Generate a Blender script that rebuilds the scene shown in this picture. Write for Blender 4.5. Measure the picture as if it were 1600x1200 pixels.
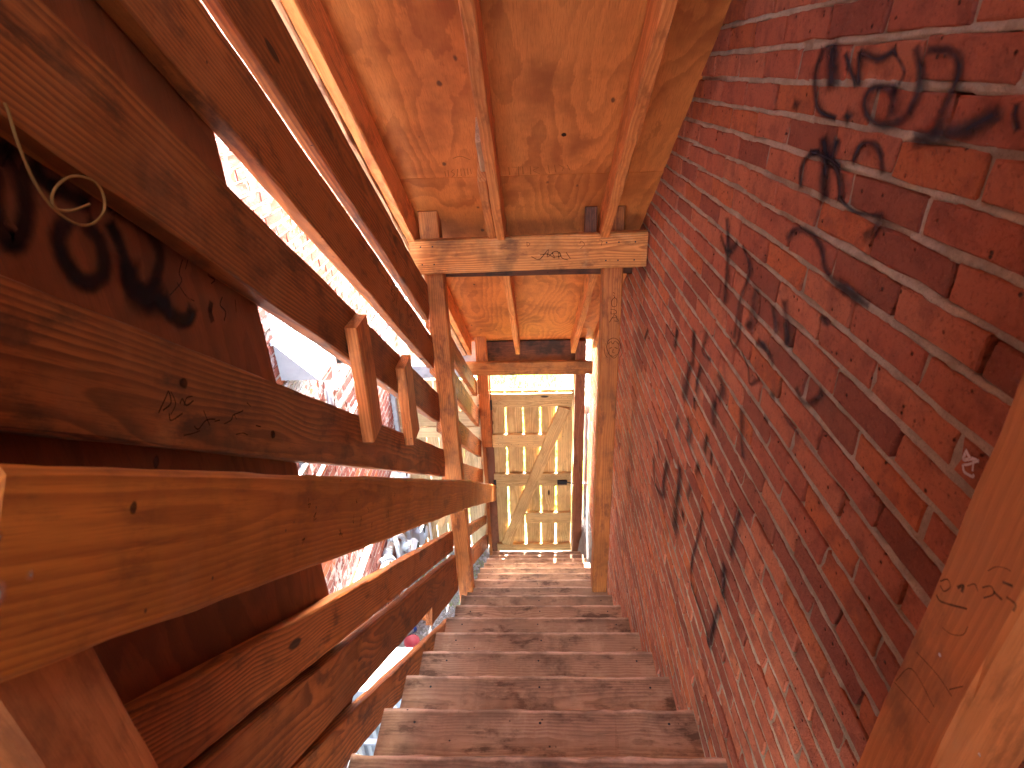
import bpy, math, random
import numpy as np
from mathutils import Vector, Matrix

random.seed(7)
rng = np.random.default_rng(7)
for o in list(bpy.data.objects):
    bpy.data.objects.remove(o)
SC = bpy.context.scene
COL = SC.collection

# ------------------------------------------------------------ camera, sky, sun, exposure
yaw, pit, rol = math.radians(-2.57588), math.radians(27.92354), math.radians(-2.07309)
fw = Vector((math.sin(yaw) * math.cos(pit), math.cos(yaw) * math.cos(pit), -math.sin(pit)))
rt = Vector((math.cos(yaw), -math.sin(yaw), 0))
up = rt.cross(fw)
rt2 = math.cos(rol) * rt + math.sin(rol) * up
up2 = -math.sin(rol) * rt + math.cos(rol) * up
cam = bpy.data.objects.new('camera', bpy.data.cameras.new('camera'))
COL.objects.link(cam)
cam.matrix_world = Matrix((rt2, up2, -fw)).transposed().to_4x4()
cam.data.sensor_width = 36
cam.data.lens = 36 * 916.763 / 1600
cam.data.clip_start = 0.02
cam.data.clip_end = 1000
cam.data.dof.use_dof = True
cam.data.dof.focus_distance = 3.6
cam.data.dof.aperture_fstop = 9
SC.camera = cam

SUN_EL, SUN_AZ = 50, 3           # degrees; azimuth from +Y towards +X
w = bpy.data.worlds.new('World')
SC.world = w
w.use_nodes = True
nt = w.node_tree
bg = nt.nodes['Background']
sky = nt.nodes.new('ShaderNodeTexSky')
sky.sky_type = 'NISHITA'
sky.sun_disc = False
sky.sun_elevation = math.radians(SUN_EL)
sky.sun_rotation = math.radians(SUN_AZ)
sky.air_density = 1.0
sky.dust_density = 2.5
warm = nt.nodes.new('ShaderNodeMix'); warm.data_type = 'RGBA'; warm.blend_type = 'MULTIPLY'; warm.inputs[0].default_value = 1
nt.links.new(sky.outputs[0], warm.inputs[6]); warm.inputs[7].default_value = (1, .92, .80, 1)   # hazy warm daylight
nt.links.new(warm.outputs[2], bg.inputs[0])
bg.inputs[1].default_value = 0.15
sl = bpy.data.lights.new('sun', 'SUN')
sl.energy = 2.4
sl.angle = math.radians(0.6)
sl.color = (1, .95, .87)
sun = bpy.data.objects.new('sun', sl)
COL.objects.link(sun)
sd = Vector((math.sin(math.radians(SUN_AZ)) * math.cos(math.radians(SUN_EL)), math.cos(math.radians(SUN_AZ)) * math.cos(math.radians(SUN_EL)), math.sin(math.radians(SUN_EL))))
sun.rotation_euler = sd.to_track_quat('Z', 'Y').to_euler()
sun.location = (3, 8, 12)
SC.view_settings.view_transform = 'Standard'
SC.view_settings.look = 'None'
SC.view_settings.exposure = 5.7
SC.view_settings.gamma = 1
SC.render.engine = 'CYCLES'
SC.cycles.max_bounces = 10
SC.cycles.diffuse_bounces = 8
SC.cycles.transparent_max_bounces = 12

# ------------------------------------------------------------ constants of the place
T = 0.778684                      # slope of the stairs
CS, SS = math.cos(math.atan(T)), math.sin(math.atan(T))
RUN, RISE, Y0, Z0 = .26, .26 * T, 1.159, -1.774
GZ = -4.81                        # ground
XW = .568                         # face of the near brick wall
XL = -1.40                        # face of the building across the alley
def nosing(k): return Y0 + RUN * k, Z0 - RISE * k

# ------------------------------------------------------------ node helpers
class NT:
    def __init__(s, name):
        s.m = bpy.data.materials.new(name); s.m.use_nodes = True
        s.t = s.m.node_tree; s.b = s.t.nodes['Principled BSDF']; s.out = s.t.nodes['Material Output']
    def n(s, typ, ins=None, **kw):
        nd = s.t.nodes.new('ShaderNode' + typ)
        for k, v in kw.items(): setattr(nd, k, v)
        for k, v in (ins or {}).items(): s.set(nd.inputs[k], v)
        return nd
    def set(s, sock, v):
        if hasattr(v, 'outputs'): v = v.outputs[0]
        if hasattr(v, 'is_output'): s.t.links.new(v, sock)
        else:
            if isinstance(v, tuple) and len(v) == 3 and sock.type == 'RGBA': v = (*v, 1)
            sock.default_value = v
    def math(s, op, a, b=None, c=None, clamp=False):
        nd = s.t.nodes.new('ShaderNodeMath'); nd.operation = op; nd.use_clamp = clamp
        for i, v in enumerate((a, b, c)):
            if v is not None: s.set(nd.inputs[i], v)
        return nd.outputs[0]
    def vmath(s, op, a, b):
        nd = s.t.nodes.new('ShaderNodeVectorMath'); nd.operation = op
        s.set(nd.inputs[0], a); s.set(nd.inputs[1], b)
        return nd.outputs[0]
    def mix(s, f, a, b, blend='MIX'):
        nd = s.t.nodes.new('ShaderNodeMix'); nd.data_type = 'RGBA'; nd.blend_type = blend
        s.set(nd.inputs[0], f)
        for i, v in ((6, a), (7, b)):
            if isinstance(v, tuple) and len(v) == 3: v = (*v, 1)
            s.set(nd.inputs[i], v)
        return nd.outputs[2]
    def noise(s, vec, scale=1, detail=3, rough=.5):
        nd = s.n('TexNoise', {'Scale': scale, 'Detail': detail, 'Roughness': rough})
        s.set(nd.inputs['Vector'], vec)
        return nd.outputs[0]
    def ramp(s, v, lo, hi, a=0., b=1.):
        nd = s.t.nodes.new('ShaderNodeMapRange'); nd.interpolation_type = 'SMOOTHSTEP'
        for i, x in enumerate((v, lo, hi, a, b)): s.set(nd.inputs[i], x)
        return nd.outputs[0]
    def bump(s, h, dist, strength=1.):
        nd = s.n('Bump', {'Distance': dist, 'Strength': strength}); s.set(nd.inputs['Height'], h)
        s.set(s.b.inputs['Normal'], nd)
    def fin(s, col, rough=.6, spec=.3):
        s.set(s.b.inputs['Base Color'], col); s.set(s.b.inputs['Roughness'], rough)
        s.b.inputs['Specular IOR Level'].default_value = spec
        return s.m

def wood_mat(name, light, dark, freq=95, knots=.45, dirt=.25, dirtcol=(.03, .018, .012), rough=.6, ringmix=.55, knotcol=(.05, .016, .007), wear=0., wearcol=(.5, .35, .25), mold=0., nose=0):
    N = NT(name)
    P = N.n('TexCoord').outputs['Object']
    oi = N.n('ObjectInfo').outputs['Random']
    r2 = N.math('FRACT', N.math('MULTIPLY', oi, 17.31)); r3 = N.math('FRACT', N.math('MULTIPLY', oi, 91.7))
    off = N.n('CombineXYZ', {0: N.math('MULTIPLY', oi, 31.), 1: N.math('MULTIPLY', r2, 7.), 2: N.math('MULTIPLY', r3, 13.)})
    PO = N.vmath('ADD', P, off)
    sep = N.n('SeparateXYZ', {0: P}); x, y, z = sep.outputs
    nA = N.math('SUBTRACT', N.noise(N.vmath('MULTIPLY', PO, (1.1, 5, 5)), 1, 2), .5)
    nB = N.math('SUBTRACT', N.noise(N.vmath('MULTIPLY', PO, (4.5, 22, 22)), 1, 2), .5)
    vk = N.n('TexVoronoi', {'Scale': 1.}); N.set(vk.inputs['Vector'], N.vmath('MULTIPLY', PO, (2.6, 3, 9)))
    kd, kc = vk.outputs['Distance'], N.n('SeparateColor', {0: vk.outputs['Color']}).outputs[0]
    has = N.math('LESS_THAN', kc, knots)
    swirl = N.math('MULTIPLY', has, N.ramp(kd, .62, .05))
    yy = N.math('ADD', y, N.math('ADD', N.math('MULTIPLY', r2, .07), .025))
    zz = N.math('ADD', z, N.math('MULTIPLY', N.math('SUBTRACT', r3, .5), .10))
    r = N.math('SQRT', N.math('ADD', N.math('MULTIPLY', yy, yy), N.math('MULTIPLY', zz, zz)))
    r = N.math('ADD', r, N.math('ADD', N.math('MULTIPLY', nA, .055), N.math('MULTIPLY', nB, .007)))
    r = N.math('ADD', r, N.math('MULTIPLY', swirl, .016))
    ring = N.math('FRACT', N.math('MULTIPLY', r, freq))
    ring = N.math('MULTIPLY', N.ramp(ring, .1, .82), N.ramp(ring, 1., .86))
    fib = N.noise(N.vmath('MULTIPLY', PO, (9, 330, 330)), 1, 3, .6)
    blo = N.noise(N.vmath('MULTIPLY', PO, (2.2, 6, 6)), 1, 4, .6)
    rs = N.math('MULTIPLY', ring, N.math('MULTIPLY', ringmix, N.ramp(blo, .25, .75, .45, 1.25)))
    col = N.mix(rs, light, dark)
    col = N.mix(N.math('MULTIPLY', N.math('ABSOLUTE', N.math('SUBTRACT', fib, .5)), 2.2), col, dark)
    mul = N.math('ADD', N.math('MULTIPLY', N.math('SUBTRACT', oi, .5), .4), N.math('ADD', .35, N.math('MULTIPLY', blo, 1.3)))
    gray = N.n('CombineXYZ', {0: mul, 1: mul, 2: mul})
    col = N.mix(1., col, gray, 'MULTIPLY')
    d2 = N.noise(PO, 4.5, 6, .65)
    col = N.mix(N.math('MULTIPLY', N.ramp(d2, .5, .8), dirt), col, dirtcol)
    g1 = N.noise(N.vmath('MULTIPLY', N.vmath('ADD', PO, (2., 9., 5.)), (5., 13., 13.)), 1, 6, .7)
    col = N.mix(N.math('MULTIPLY', N.ramp(g1, .50, .68), dirt * 1.35), col, N.mix(.5, dark, dirtcol))
    g2 = N.noise(N.vmath('MULTIPLY', PO, (3., 40., 40.)), 1, 4, .7)
    col = N.mix(N.math('MULTIPLY', N.ramp(g2, .60, .72), .6), col, N.mix(.35, dark, dirtcol))
    if wear:
        d3 = N.noise(N.vmath('ADD', PO, (5., 3., 1.)), 7, 6, .7)
        col = N.mix(N.math('MULTIPLY', N.ramp(d3, .5, .72), wear), col, wearcol)
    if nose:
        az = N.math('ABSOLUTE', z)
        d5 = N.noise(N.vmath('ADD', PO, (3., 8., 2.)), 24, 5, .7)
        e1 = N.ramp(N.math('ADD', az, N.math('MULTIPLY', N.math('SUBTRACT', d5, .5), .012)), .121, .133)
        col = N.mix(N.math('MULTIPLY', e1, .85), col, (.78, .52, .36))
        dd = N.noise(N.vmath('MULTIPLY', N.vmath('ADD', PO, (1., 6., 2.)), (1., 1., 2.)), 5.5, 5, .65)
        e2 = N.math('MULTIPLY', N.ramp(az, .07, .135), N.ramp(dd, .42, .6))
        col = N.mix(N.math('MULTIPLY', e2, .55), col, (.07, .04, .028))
    if mold:
        d4 = N.noise(N.vmath('ADD', PO, (9., 2., 4.)), 3.3, 5, .6)
        col = N.mix(N.math('MULTIPLY', N.ramp(d4, .46, .62), mold), col, (.012, .01, .008))
    km = N.math('MULTIPLY', has, N.ramp(kd, .12, .08))
    col = N.mix(km, col, knotcol)
    # small nail holes and specks
    vs = N.n('TexVoronoi', {'Scale': 26.}); N.set(vs.inputs['Vector'], PO)
    sp = N.math('MULTIPLY', N.ramp(vs.outputs['Distance'], .11, .05), N.math('LESS_THAN', N.n('SeparateColor', {0: vs.outputs['Color']}).outputs[1], .10))
    col = N.mix(N.math('MULTIPLY', sp, .85), col, (.02, .012, .01))
    N.bump(N.math('ADD', N.math('MULTIPLY', fib, .8), N.math('MULTIPLY', ring, .35)), .0009, .7)
    return N.fin(col, N.math('ADD', rough - .1, N.math('MULTIPLY', d2, .25)), .32)

def ply_mat(name, light, dark, freq=26):
    N = NT(name)
    P = N.n('TexCoord').outputs['Object']
    oi = N.n('ObjectInfo').outputs['Random']
    off = N.n('CombineXYZ', {0: N.math('MULTIPLY', oi, 31.), 1: N.math('MULTIPLY', oi, 57.), 2: 0.})
    PO = N.vmath('ADD', P, off)
    n1 = N.noise(N.vmath('MULTIPLY', PO, (.8, 2.6, 2.6)), 1, 1.5, .45)
    n2 = N.noise(N.vmath('MULTIPLY', PO, (7, 16, 16)), 1, 4, .6)
    ph = N.math('ADD', N.math('MULTIPLY', n1, freq), N.math('MULTIPLY', n2, 1.3))
    ring = N.math('FRACT', ph)
    ring = N.math('MULTIPLY', N.ramp(ring, .15, .85), N.ramp(ring, 1., .9))
    fib = N.noise(N.vmath('MULTIPLY', PO, (14, 260, 260)), 1, 3, .6)
    blo = N.noise(PO, 2.6, 5, .6)
    col = N.mix(N.math('MULTIPLY', ring, N.ramp(blo, .3, .7, .15, .75)), light, dark)
    col = N.mix(N.math('MULTIPLY', N.math('ABSOLUTE', N.math('SUBTRACT', fib, .5)), 2.4), col, dark)
    col = N.mix(N.math('MULTIPLY', N.ramp(blo, .46, .66), .6), col, dark)
    vs = N.n('TexVoronoi', {'Scale': 1.}); N.set(vs.inputs['Vector'], N.vmath('MULTIPLY', N.vmath('ADD', PO, N.vmath('MULTIPLY', N.n('TexNoise', {'Scale': 30.}).outputs['Color'], (.02, .02, .02))), (8, 15, 15)))
    sp = N.math('MULTIPLY', N.ramp(vs.outputs['Distance'], .17, .08), N.math('LESS_THAN', N.n('SeparateColor', {0: vs.outputs['Color']}).outputs[1], .2))
    col = N.mix(N.math('MULTIPLY', sp, .8), col, (.05, .018, .01))
    vk = N.n('TexVoronoi', {'Scale': 1.}); N.set(vk.inputs['Vector'], N.vmath('MULTIPLY', PO, (2.2, 4, 4)))
    km = N.math('MULTIPLY', N.ramp(vk.outputs['Distance'], .13, .09), N.math('LESS_THAN', N.n('SeparateColor', {0: vk.outputs['Color']}).outputs[0], .18))
    col = N.mix(km, col, (.045, .016, .009))
    N.bump(N.math('ADD', fib, N.math('MULTIPLY', ring, .5)), .0008, .6)
    return N.fin(col, .62, .28)

def brick_mat(name, attr, whitewash=0.):
    N = NT(name)
    P = N.n('NewGeometry').outputs['Position']
    if attr: r = N.n('Attribute', attribute_name='rnd').outputs['Fac']
    else: r = N.n('ObjectInfo').outputs['Random']
    r2 = N.math('FRACT', N.math('MULTIPLY', r, 37.7)); r3 = N.math('FRACT', N.math('MULTIPLY', r, 113.3))
    col = N.mix(N.ramp(r, .1, .9), (.50, .140, .078), (.60, .20, .105)) if not whitewash else N.mix(N.ramp(r, .1, .9), (.22, .065, .055), (.30, .11, .09))
    col = N.mix(N.math('MULTIPLY', N.math('GREATER_THAN', r2, .76), .7), col, (.27, .075, .05))
    col = N.mix(N.math('MULTIPLY', N.math('GREATER_THAN', r3, .88), .75), col, (.62, .17, .06))
    blo = N.noise(N.vmath('ADD', P, N.n('CombineXYZ', {0: N.math('MULTIPLY', r, 9.)})), 17, 5, .65)
    col = N.mix(N.ramp(blo, .42, .70, 0., .6), col, (.22, .065, .045))
    big = N.noise(P, 1.7, 4, .6)
    col = N.mix(N.ramp(big, .52, .75, 0., .35), col, (.13, .055, .05))
    fine = N.noise(P, 130, 5, .75)
    col = N.mix(N.ramp(fine, .53, .72, 0., .7), col, (.12, .035, .025))
    col = N.mix(N.ramp(fine, .44, .26, 0., .5), col, (.66, .25, .14))
    vs = N.n('TexVoronoi', {'Scale': 60.}); N.set(vs.inputs['Vector'], P)
    pit = N.math('MULTIPLY', N.ramp(vs.outputs['Distance'], .26, .10), N.math('LESS_THAN', N.n('SeparateColor', {0: vs.outputs['Color']}).outputs[1], .16))
    col = N.mix(N.math('MULTIPLY', pit, .8), col, (.03, .015, .012))
    sm = N.noise(N.vmath('MULTIPLY', P, (1, 1, 1.6)), 26, 5, .7)
    col = N.mix(N.ramp(sm, .70, .80, 0., .5), col, (.50, .39, .31))
    if whitewash:
        wv = N.noise(P, 9, 6, .62); wb = N.noise(P, 1.1, 2, .5)
        col = N.mix(N.math('MULTIPLY', N.ramp(N.math('ADD', wv, N.math('MULTIPLY', wb, .45)), .74, .80), whitewash), col, (.46, .45, .45))
    N.bump(N.math('SUBTRACT', N.math('ADD', N.math('MULTIPLY', blo, 1.8), N.math('MULTIPLY', fine, 1.3)), N.math('MULTIPLY', pit, 2.)), .006, 1.)
    return N.fin(col, .78, .22)

def mortar_mat(name, c1, c2):
    N = NT(name)
    P = N.n('NewGeometry').outputs['Position']
    a = N.noise(P, 13, 6, .7); f = N.noise(P, 260, 4, .7)
    col = N.mix(N.ramp(a, .35, .65), c1, c2)
    col = N.mix(N.ramp(f, .5, .75, 0., .6), col, tuple(v * .45 for v in c1))
    N.bump(N.math('ADD', f, N.math('MULTIPLY', a, 2.)), .003, .9)
    return N.fin(col, .9, .15)

def plain(name, c, rough=.5, metal=0., var=.25, scale=9, bump=.0006, c2=None):
    N = NT(name)
    P = N.n('TexCoord').outputs['Object']
    a = N.noise(P, scale, 6, .65)
    col = N.mix(N.ramp(a, .35, .75, 0., var), c, c2 or tuple(v * .35 for v in c))
    f = N.noise(P, scale * 20, 3, .6)
    N.bump(f, bump, .6)
    N.b.inputs['Metallic'].default_value = metal
    return N.fin(col, N.ramp(a, .3, .8, rough - .1, rough + .15), .4)

def paint_mat(name, c, strength, soft=.6, grain=90):
    N = NT(name)
    uv = N.n('SeparateXYZ', {0: N.n('TexCoord').outputs['UV']})
    P = N.n('NewGeometry').outputs['Position']
    a = N.math('SUBTRACT', 1., N.math('ABSOLUTE', N.math('SUBTRACT', N.math('MULTIPLY', uv.outputs[1], 2.), 1.)))
    a = N.math('MINIMUM', a, uv.outputs[0])
    n1 = N.noise(P, grain, 4, .6); n2 = N.noise(P, grain / 7, 3, .6)
    a = N.math('ADD', a, N.math('MULTIPLY', N.math('SUBTRACT', n1, .5), .5))
    al = N.math('MULTIPLY', N.ramp(a, .08, .08 + soft), N.ramp(n2, .25, .6, strength * .65, strength))
    N.set(N.b.inputs['Alpha'], al)
    return N.fin(c, .7, .2)

M = {}
M['rail'] = wood_mat('stained_rail_wood', (.44, .14, .030), (.12, .032, .007), 110, .3, .6, ringmix=.7, wear=.18, wearcol=(.5, .22, .08))
M['handrail'] = wood_mat('worn_handrail_wood', (.56, .185, .024), (.26, .065, .009), 120, .0, .45, wear=.12, wearcol=(.55, .30, .12), ringmix=.5)
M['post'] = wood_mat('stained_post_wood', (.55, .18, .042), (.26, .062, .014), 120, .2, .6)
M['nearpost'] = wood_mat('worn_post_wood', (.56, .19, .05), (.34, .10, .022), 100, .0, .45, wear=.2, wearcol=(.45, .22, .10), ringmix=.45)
M['joist'] = wood_mat('joist_wood', (.76, .29, .085), (.42, .10, .018), 110, .0, .45)
M['roughjoist'] = wood_mat('rough_edge_wood', (.72, .45, .25), (.42, .19, .09), 90, .0, .75, dirtcol=(.09, .05, .05))
M['beam'] = wood_mat('cross_beam_wood', (.66, .26, .065), (.30, .085, .018), 90, .25, .6, wear=.25, wearcol=(.62, .40, .2), mold=.5, ringmix=.75)
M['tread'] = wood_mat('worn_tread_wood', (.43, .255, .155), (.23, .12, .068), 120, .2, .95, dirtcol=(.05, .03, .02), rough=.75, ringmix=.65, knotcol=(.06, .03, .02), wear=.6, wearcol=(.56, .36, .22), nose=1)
M['gate'] = wood_mat('gate_wood', (.72, .49, .21), (.42, .24, .09), 85, .3, .3, knotcol=(.05, .025, .012), ringmix=.75)
M['fence'] = wood_mat('pale_fence_wood', (.62, .44, .24), (.40, .25, .12), 70, .3, .2, knotcol=(.2, .1, .05))
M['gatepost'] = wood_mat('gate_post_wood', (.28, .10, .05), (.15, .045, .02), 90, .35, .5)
M['darkwood'] = wood_mat('damp_dark_wood', (.18, .06, .03), (.08, .025, .012), 90, .35, .6, mold=.8)
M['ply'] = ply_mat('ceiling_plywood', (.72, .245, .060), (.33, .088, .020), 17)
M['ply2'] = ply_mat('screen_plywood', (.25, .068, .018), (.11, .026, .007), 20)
M['brick'] = brick_mat('old_red_brick', False)
M['brick_s'] = brick_mat('old_red_brick_field', True)
M['brickL'] = brick_mat('alley_red_brick', False, .7)
M['brickL_s'] = brick_mat('alley_red_brick_field', True, .7)
M['mortar'] = mortar_mat('lime_mortar', (.36, .29, .22), (.54, .44, .34))
M['mortarL'] = mortar_mat('pale_mortar', (.34, .30, .27), (.48, .44, .42))
M['black'] = paint_mat('black_spray_paint', (.022, .016, .028), .92, .9, 45)
M['blackfaded'] = paint_mat('faded_black_spray_paint', (.03, .02, .032), .8, .95, 45)
M['blackfat'] = paint_mat('fat_black_spray_paint', (.010, .006, .006), .95, .75, 40)
M['pen'] = paint_mat('dark_marker_ink', (.035, .018, .014), .85, .5, 300)
M['stamp'] = paint_mat('faded_ink', (.10, .04, .02), .55, .6, 300)
M['fleck'] = paint_mat('pale_paint_fleck', (.5, .42, .28), .6, .9, 200)
M['white'] = paint_mat('white_paint_marker', (.8, .72, .75), .95, .4, 200)
M['knot'] = paint_mat('knot_wood', (.045, .014, .007), .92, .35, 120)
M['whitemetal'] = plain('white_sheet_metal', (.50, .55, .60), .4, 0, .1, 5, .0002, (.6, .62, .66))
M['greymetal'] = plain('grey_sheet_metal', (.33, .37, .42), .45, .3, .3, 6)
M['galv'] = plain('galvanised_pipe', (.42, .45, .5), .45, .5, .3, 12)
M['whitepipe'] = plain('white_painted_pipe', (.76, .77, .78), .5, 0, .15, 9)
M['dark'] = plain('black_metal', (.02, .02, .022), .5, .2, .3, 20)
M['cable'] = plain('brown_cable', (.25, .12, .06), .6)
M['cord'] = plain('tan_cord', (.30, .15, .03), .8, 0, .3, 60)
M['concrete'] = plain('rough_concrete', (.36, .34, .34), .9, 0, .6, 14, .003, (.16, .15, .15))
M['slate'] = plain('grey_cap_stone', (.34, .36, .40), .8, 0, .6, 12, .002)
M['splinter'] = plain('torn_raw_wood', (.62, .27, .10), .8, 0, .4, 60, .002)
M['red'] = plain('faded_red_plastic', (.55, .10, .12), .5, 0, .2, 8)
M['orange'] = plain('orange_plastic', (.7, .22, .06), .5, 0, .2, 8)
M['blue'] = plain('blue_plastic', (.05, .12, .5), .4, 0, .2, 8)
M['leaf'] = plain('grass_green', (.22, .30, .06), .7, 0, .5, 3, .0006, (.12, .18, .03))

def ground_mat():
    N = NT('alley_ground')
    P = N.n('NewGeometry').outputs['Position']
    a = N.noise(P, 2.2, 6, .7); f = N.noise(P, 40, 5, .7); g = N.noise(P, 220, 3, .7)
    col = N.mix(N.ramp(a, .35, .65), (.20, .185, .165), (.34, .32, .30))
    col = N.mix(N.ramp(f, .45, .7, 0., .7), col, (.09, .075, .06))
    col = N.mix(N.ramp(g, .55, .7, 0., .5), col, (.45, .43, .4))
    yy = N.n('SeparateXYZ', {0: P}).outputs[1]
    green = N.ramp(N.math('ADD', yy, N.math('MULTIPLY', a, 2.)), 6.1, 6.8)
    col = N.mix(green, col, N.mix(f, (.13, .20, .025), (.24, .30, .05)))
    N.bump(N.math('ADD', f, N.math('MULTIPLY', g, .4)), .012, .8)
    return N.fin(col, .92, .15)
M['ground'] = ground_mat()

# ------------------------------------------------------------ object helpers
def mesh_obj(name, verts, faces, mat, parent=None, smooth=False, uvs=None):
    me = bpy.data.meshes.new(name)
    me.from_pydata([tuple(v) for v in verts], [], faces)
    me.materials.append(mat)
    if smooth:
        me.polygons.foreach_set('use_smooth', [True] * len(me.polygons))
    if uvs is not None:
        l = me.uv_layers.new(name='UVMap')
        vi = np.empty(len(me.loops), int); me.loops.foreach_get('vertex_index', vi)
        l.data.foreach_set('uv', np.asarray(uvs, float)[vi].ravel())
    me.update()
    return link(name, me, parent)
def link(name, me, parent=None):
    o = bpy.data.objects.new(name, me); COL.objects.link(o)
    if parent is not None: o.parent = parent
    return o
def tag(o, label=None, cat=None, group=None, kind=None):
    if label: o['label'] = label
    if cat: o['category'] = cat
    if group: o['group'] = group
    if kind: o['kind'] = kind
    return o
def thing(name, loc, label, cat, group=None):
    o = bpy.data.objects.new(name, None); COL.objects.link(o)
    o.location = loc; o.empty_display_size = .1
    return tag(o, label, cat, group)
def place(o, Mx):
    # world placement for a child of an unrotated empty
    if o.parent is not None:
        q = o.parent; Wm = Matrix.Identity(4)
        while q is not None: Wm = q.matrix_basis @ Wm; q = q.parent
        Mx = Wm.inverted() @ Mx
    o.matrix_basis = Mx
    return o
def basis(o, x, y, z): return Matrix(((x[0], y[0], z[0], o[0]), (x[1], y[1], z[1], o[1]), (x[2], y[2], z[2], o[2]), (0, 0, 0, 1)))

def board_mesh(L, Th, W, ch=.004, jit=.0009, bow=.003, seg=.07, wear=0., name='board'):
    """x 0..L, y +-Th/2, z +-W/2, chamfered and slightly uneven"""
    n = max(2, int(L / seg)); hy, hz = Th / 2, W / 2; c = min(ch, hy * .6)
    prof = [(-hy, -hz + c), (-hy, hz - c), (-hy + c, hz), (hy - c, hz), (hy, hz - c), (hy, -hz + c), (hy - c, -hz), (-hy + c, -hz)]
    ph = [random.uniform(0, 6.28) for _ in range(3)]; A = random.uniform(-1, 1) * bow
    V = []; rw = np.zeros((8, 2))
    for i in range(n + 1):
        t = i / n; x = L * t
        rw = rw * .6 + rng.normal(0, jit, (8, 2))
        if wear:
            for k in (2, 3): rw[k] += rng.normal(-wear * .25, wear * .5, 2)
        bz = A * math.sin(math.pi * t) + .0006 * math.sin(x * 9 + ph[0])
        by = A * .5 * math.sin(2 * math.pi * t + ph[1])
        for k, (py, pz) in enumerate(prof):
            V.append((x + (rng.normal(0, .0004) if 0 < i < n else 0), py + by + rw[k][0], pz + bz + rw[k][1]))
    F = []
    for i in range(n):
        for k in range(8):
            a, b = i * 8 + k, i * 8 + (k + 1) % 8
            F.append((a, a + 8, b + 8, b))
    F.append(tuple(range(8))); F.append(tuple(n * 8 + k for k in range(7, -1, -1)))
    me = bpy.data.meshes.new(name); me.from_pydata(V, [], F); me.update()
    return me
def board(name, A, B, Th, W, upv, mat, parent, **kw):
    """board from A to B (centre line); W measured along upv, Th across"""
    A, B = Vector(A), Vector(B); x = (B - A); L = x.length; x.normalize()
    z = Vector(upv); z = (z - x * z.dot(x)).normalized(); y = z.cross(x)
    me = board_mesh(L, Th, W, name=name, **kw); me.materials.append(mat)
    return place(link(name, me, parent), basis(A, x, y, z))
def slope_board(name, X0, X1, Ya, Yb, ha, hb, mat, parent, ha2=None, hb2=None, **kw):
    """board parallel to the stairs; ha..hb = vertical offsets of its lower/upper edge (z = h - T*y)"""
    hm = (ha + hb) / 2; hm2 = hm if ha2 is None else (ha2 + hb2) / 2
    xm = (X0 + X1) / 2
    return board(name, (xm, Ya, hm - T * Ya), (xm, Yb, hm2 - T * Yb), abs(X1 - X0), (hb - ha) * CS, (0, SS, CS), mat, parent, **kw)

def ribbon(name, strokes, nrm, mat, parent, gap=.0003, wmul=1., stretch=False):
    nrm = Vector(nrm).normalized(); V = []; F = []; U = []
    for si, (wd, pts) in enumerate(strokes):
        wd *= wmul
        p = [Vector(q) for q in pts]
        p = [p[0] - (p[1] - p[0]).normalized() * wd * .4] + p + [p[-1] + (p[-1] - p[-2]).normalized() * wd * .4]
        q = []
        for i in range(len(p) - 1):
            a = p[max(i - 1, 0)]; b = p[i]; c = p[i + 1]; d = p[min(i + 2, len(p) - 1)]
            for k in range(5):
                t = k / 5
                q.append(.5 * ((2 * b) + (c - a) * t + (2 * a - 5 * b + 4 * c - d) * t * t + (3 * b - a - 3 * c + d) * t ** 3))
        q.append(p[-1])
        ln = [0]
        for i in range(1, len(q)): ln.append(ln[-1] + (q[i] - q[i - 1]).length)
        o = len(V)
        for i, c in enumerate(q):
            tg = (q[min(i + 1, len(q) - 1)] - q[max(i - 1, 0)]); tg.normalize() if tg.length > 1e-9 else None
            s = nrm.cross(tg) * wd / 2
            if stretch: s.y *= min(3.6, max(1., .75 * c.length / XW))
            e = min(ln[i], ln[-1] - ln[i]) / (wd * .5)
            for k in (-1, 0, 1):
                V.append(c + s * k + nrm * (gap * si)); U.append((min(e, 1.), (k + 1) / 2))
        for i in range(len(q) - 1):
            for k in (0, 1):
                a = o + i * 3 + k
                F.append((a, a + 3, a + 4, a + 1))
    ob = mesh_obj(name, V, F, mat, parent, uvs=U)
    if parent is not None: place(ob, Matrix.Identity(4))
    return ob
def discs(name, cs, nrm, mat, parent, ax):
    if len(cs) > 1:
        return [discs(name, [c], nrm, mat, parent, ax) for c in cs][0]
    nrm = Vector(nrm); V = []; F = []; U = []
    for c, a, b in cs:
        c = Vector(c); ax1 = Vector(ax).normalized(); ax2 = nrm.cross(ax1); o = len(V); V.append(c); U.append((1, .5))
        for i in range(16):
            t = i / 16 * 2 * math.pi; V.append(c + ax1 * a * math.cos(t) + ax2 * b * math.sin(t)); U.append((0, .5))
            F.append((o, o + 1 + i, o + 1 + (i + 1) % 16))
    ob = mesh_obj(name, V, F, mat, parent, uvs=U)
    if parent is not None: place(ob, Matrix.Identity(4))
    return ob

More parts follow.
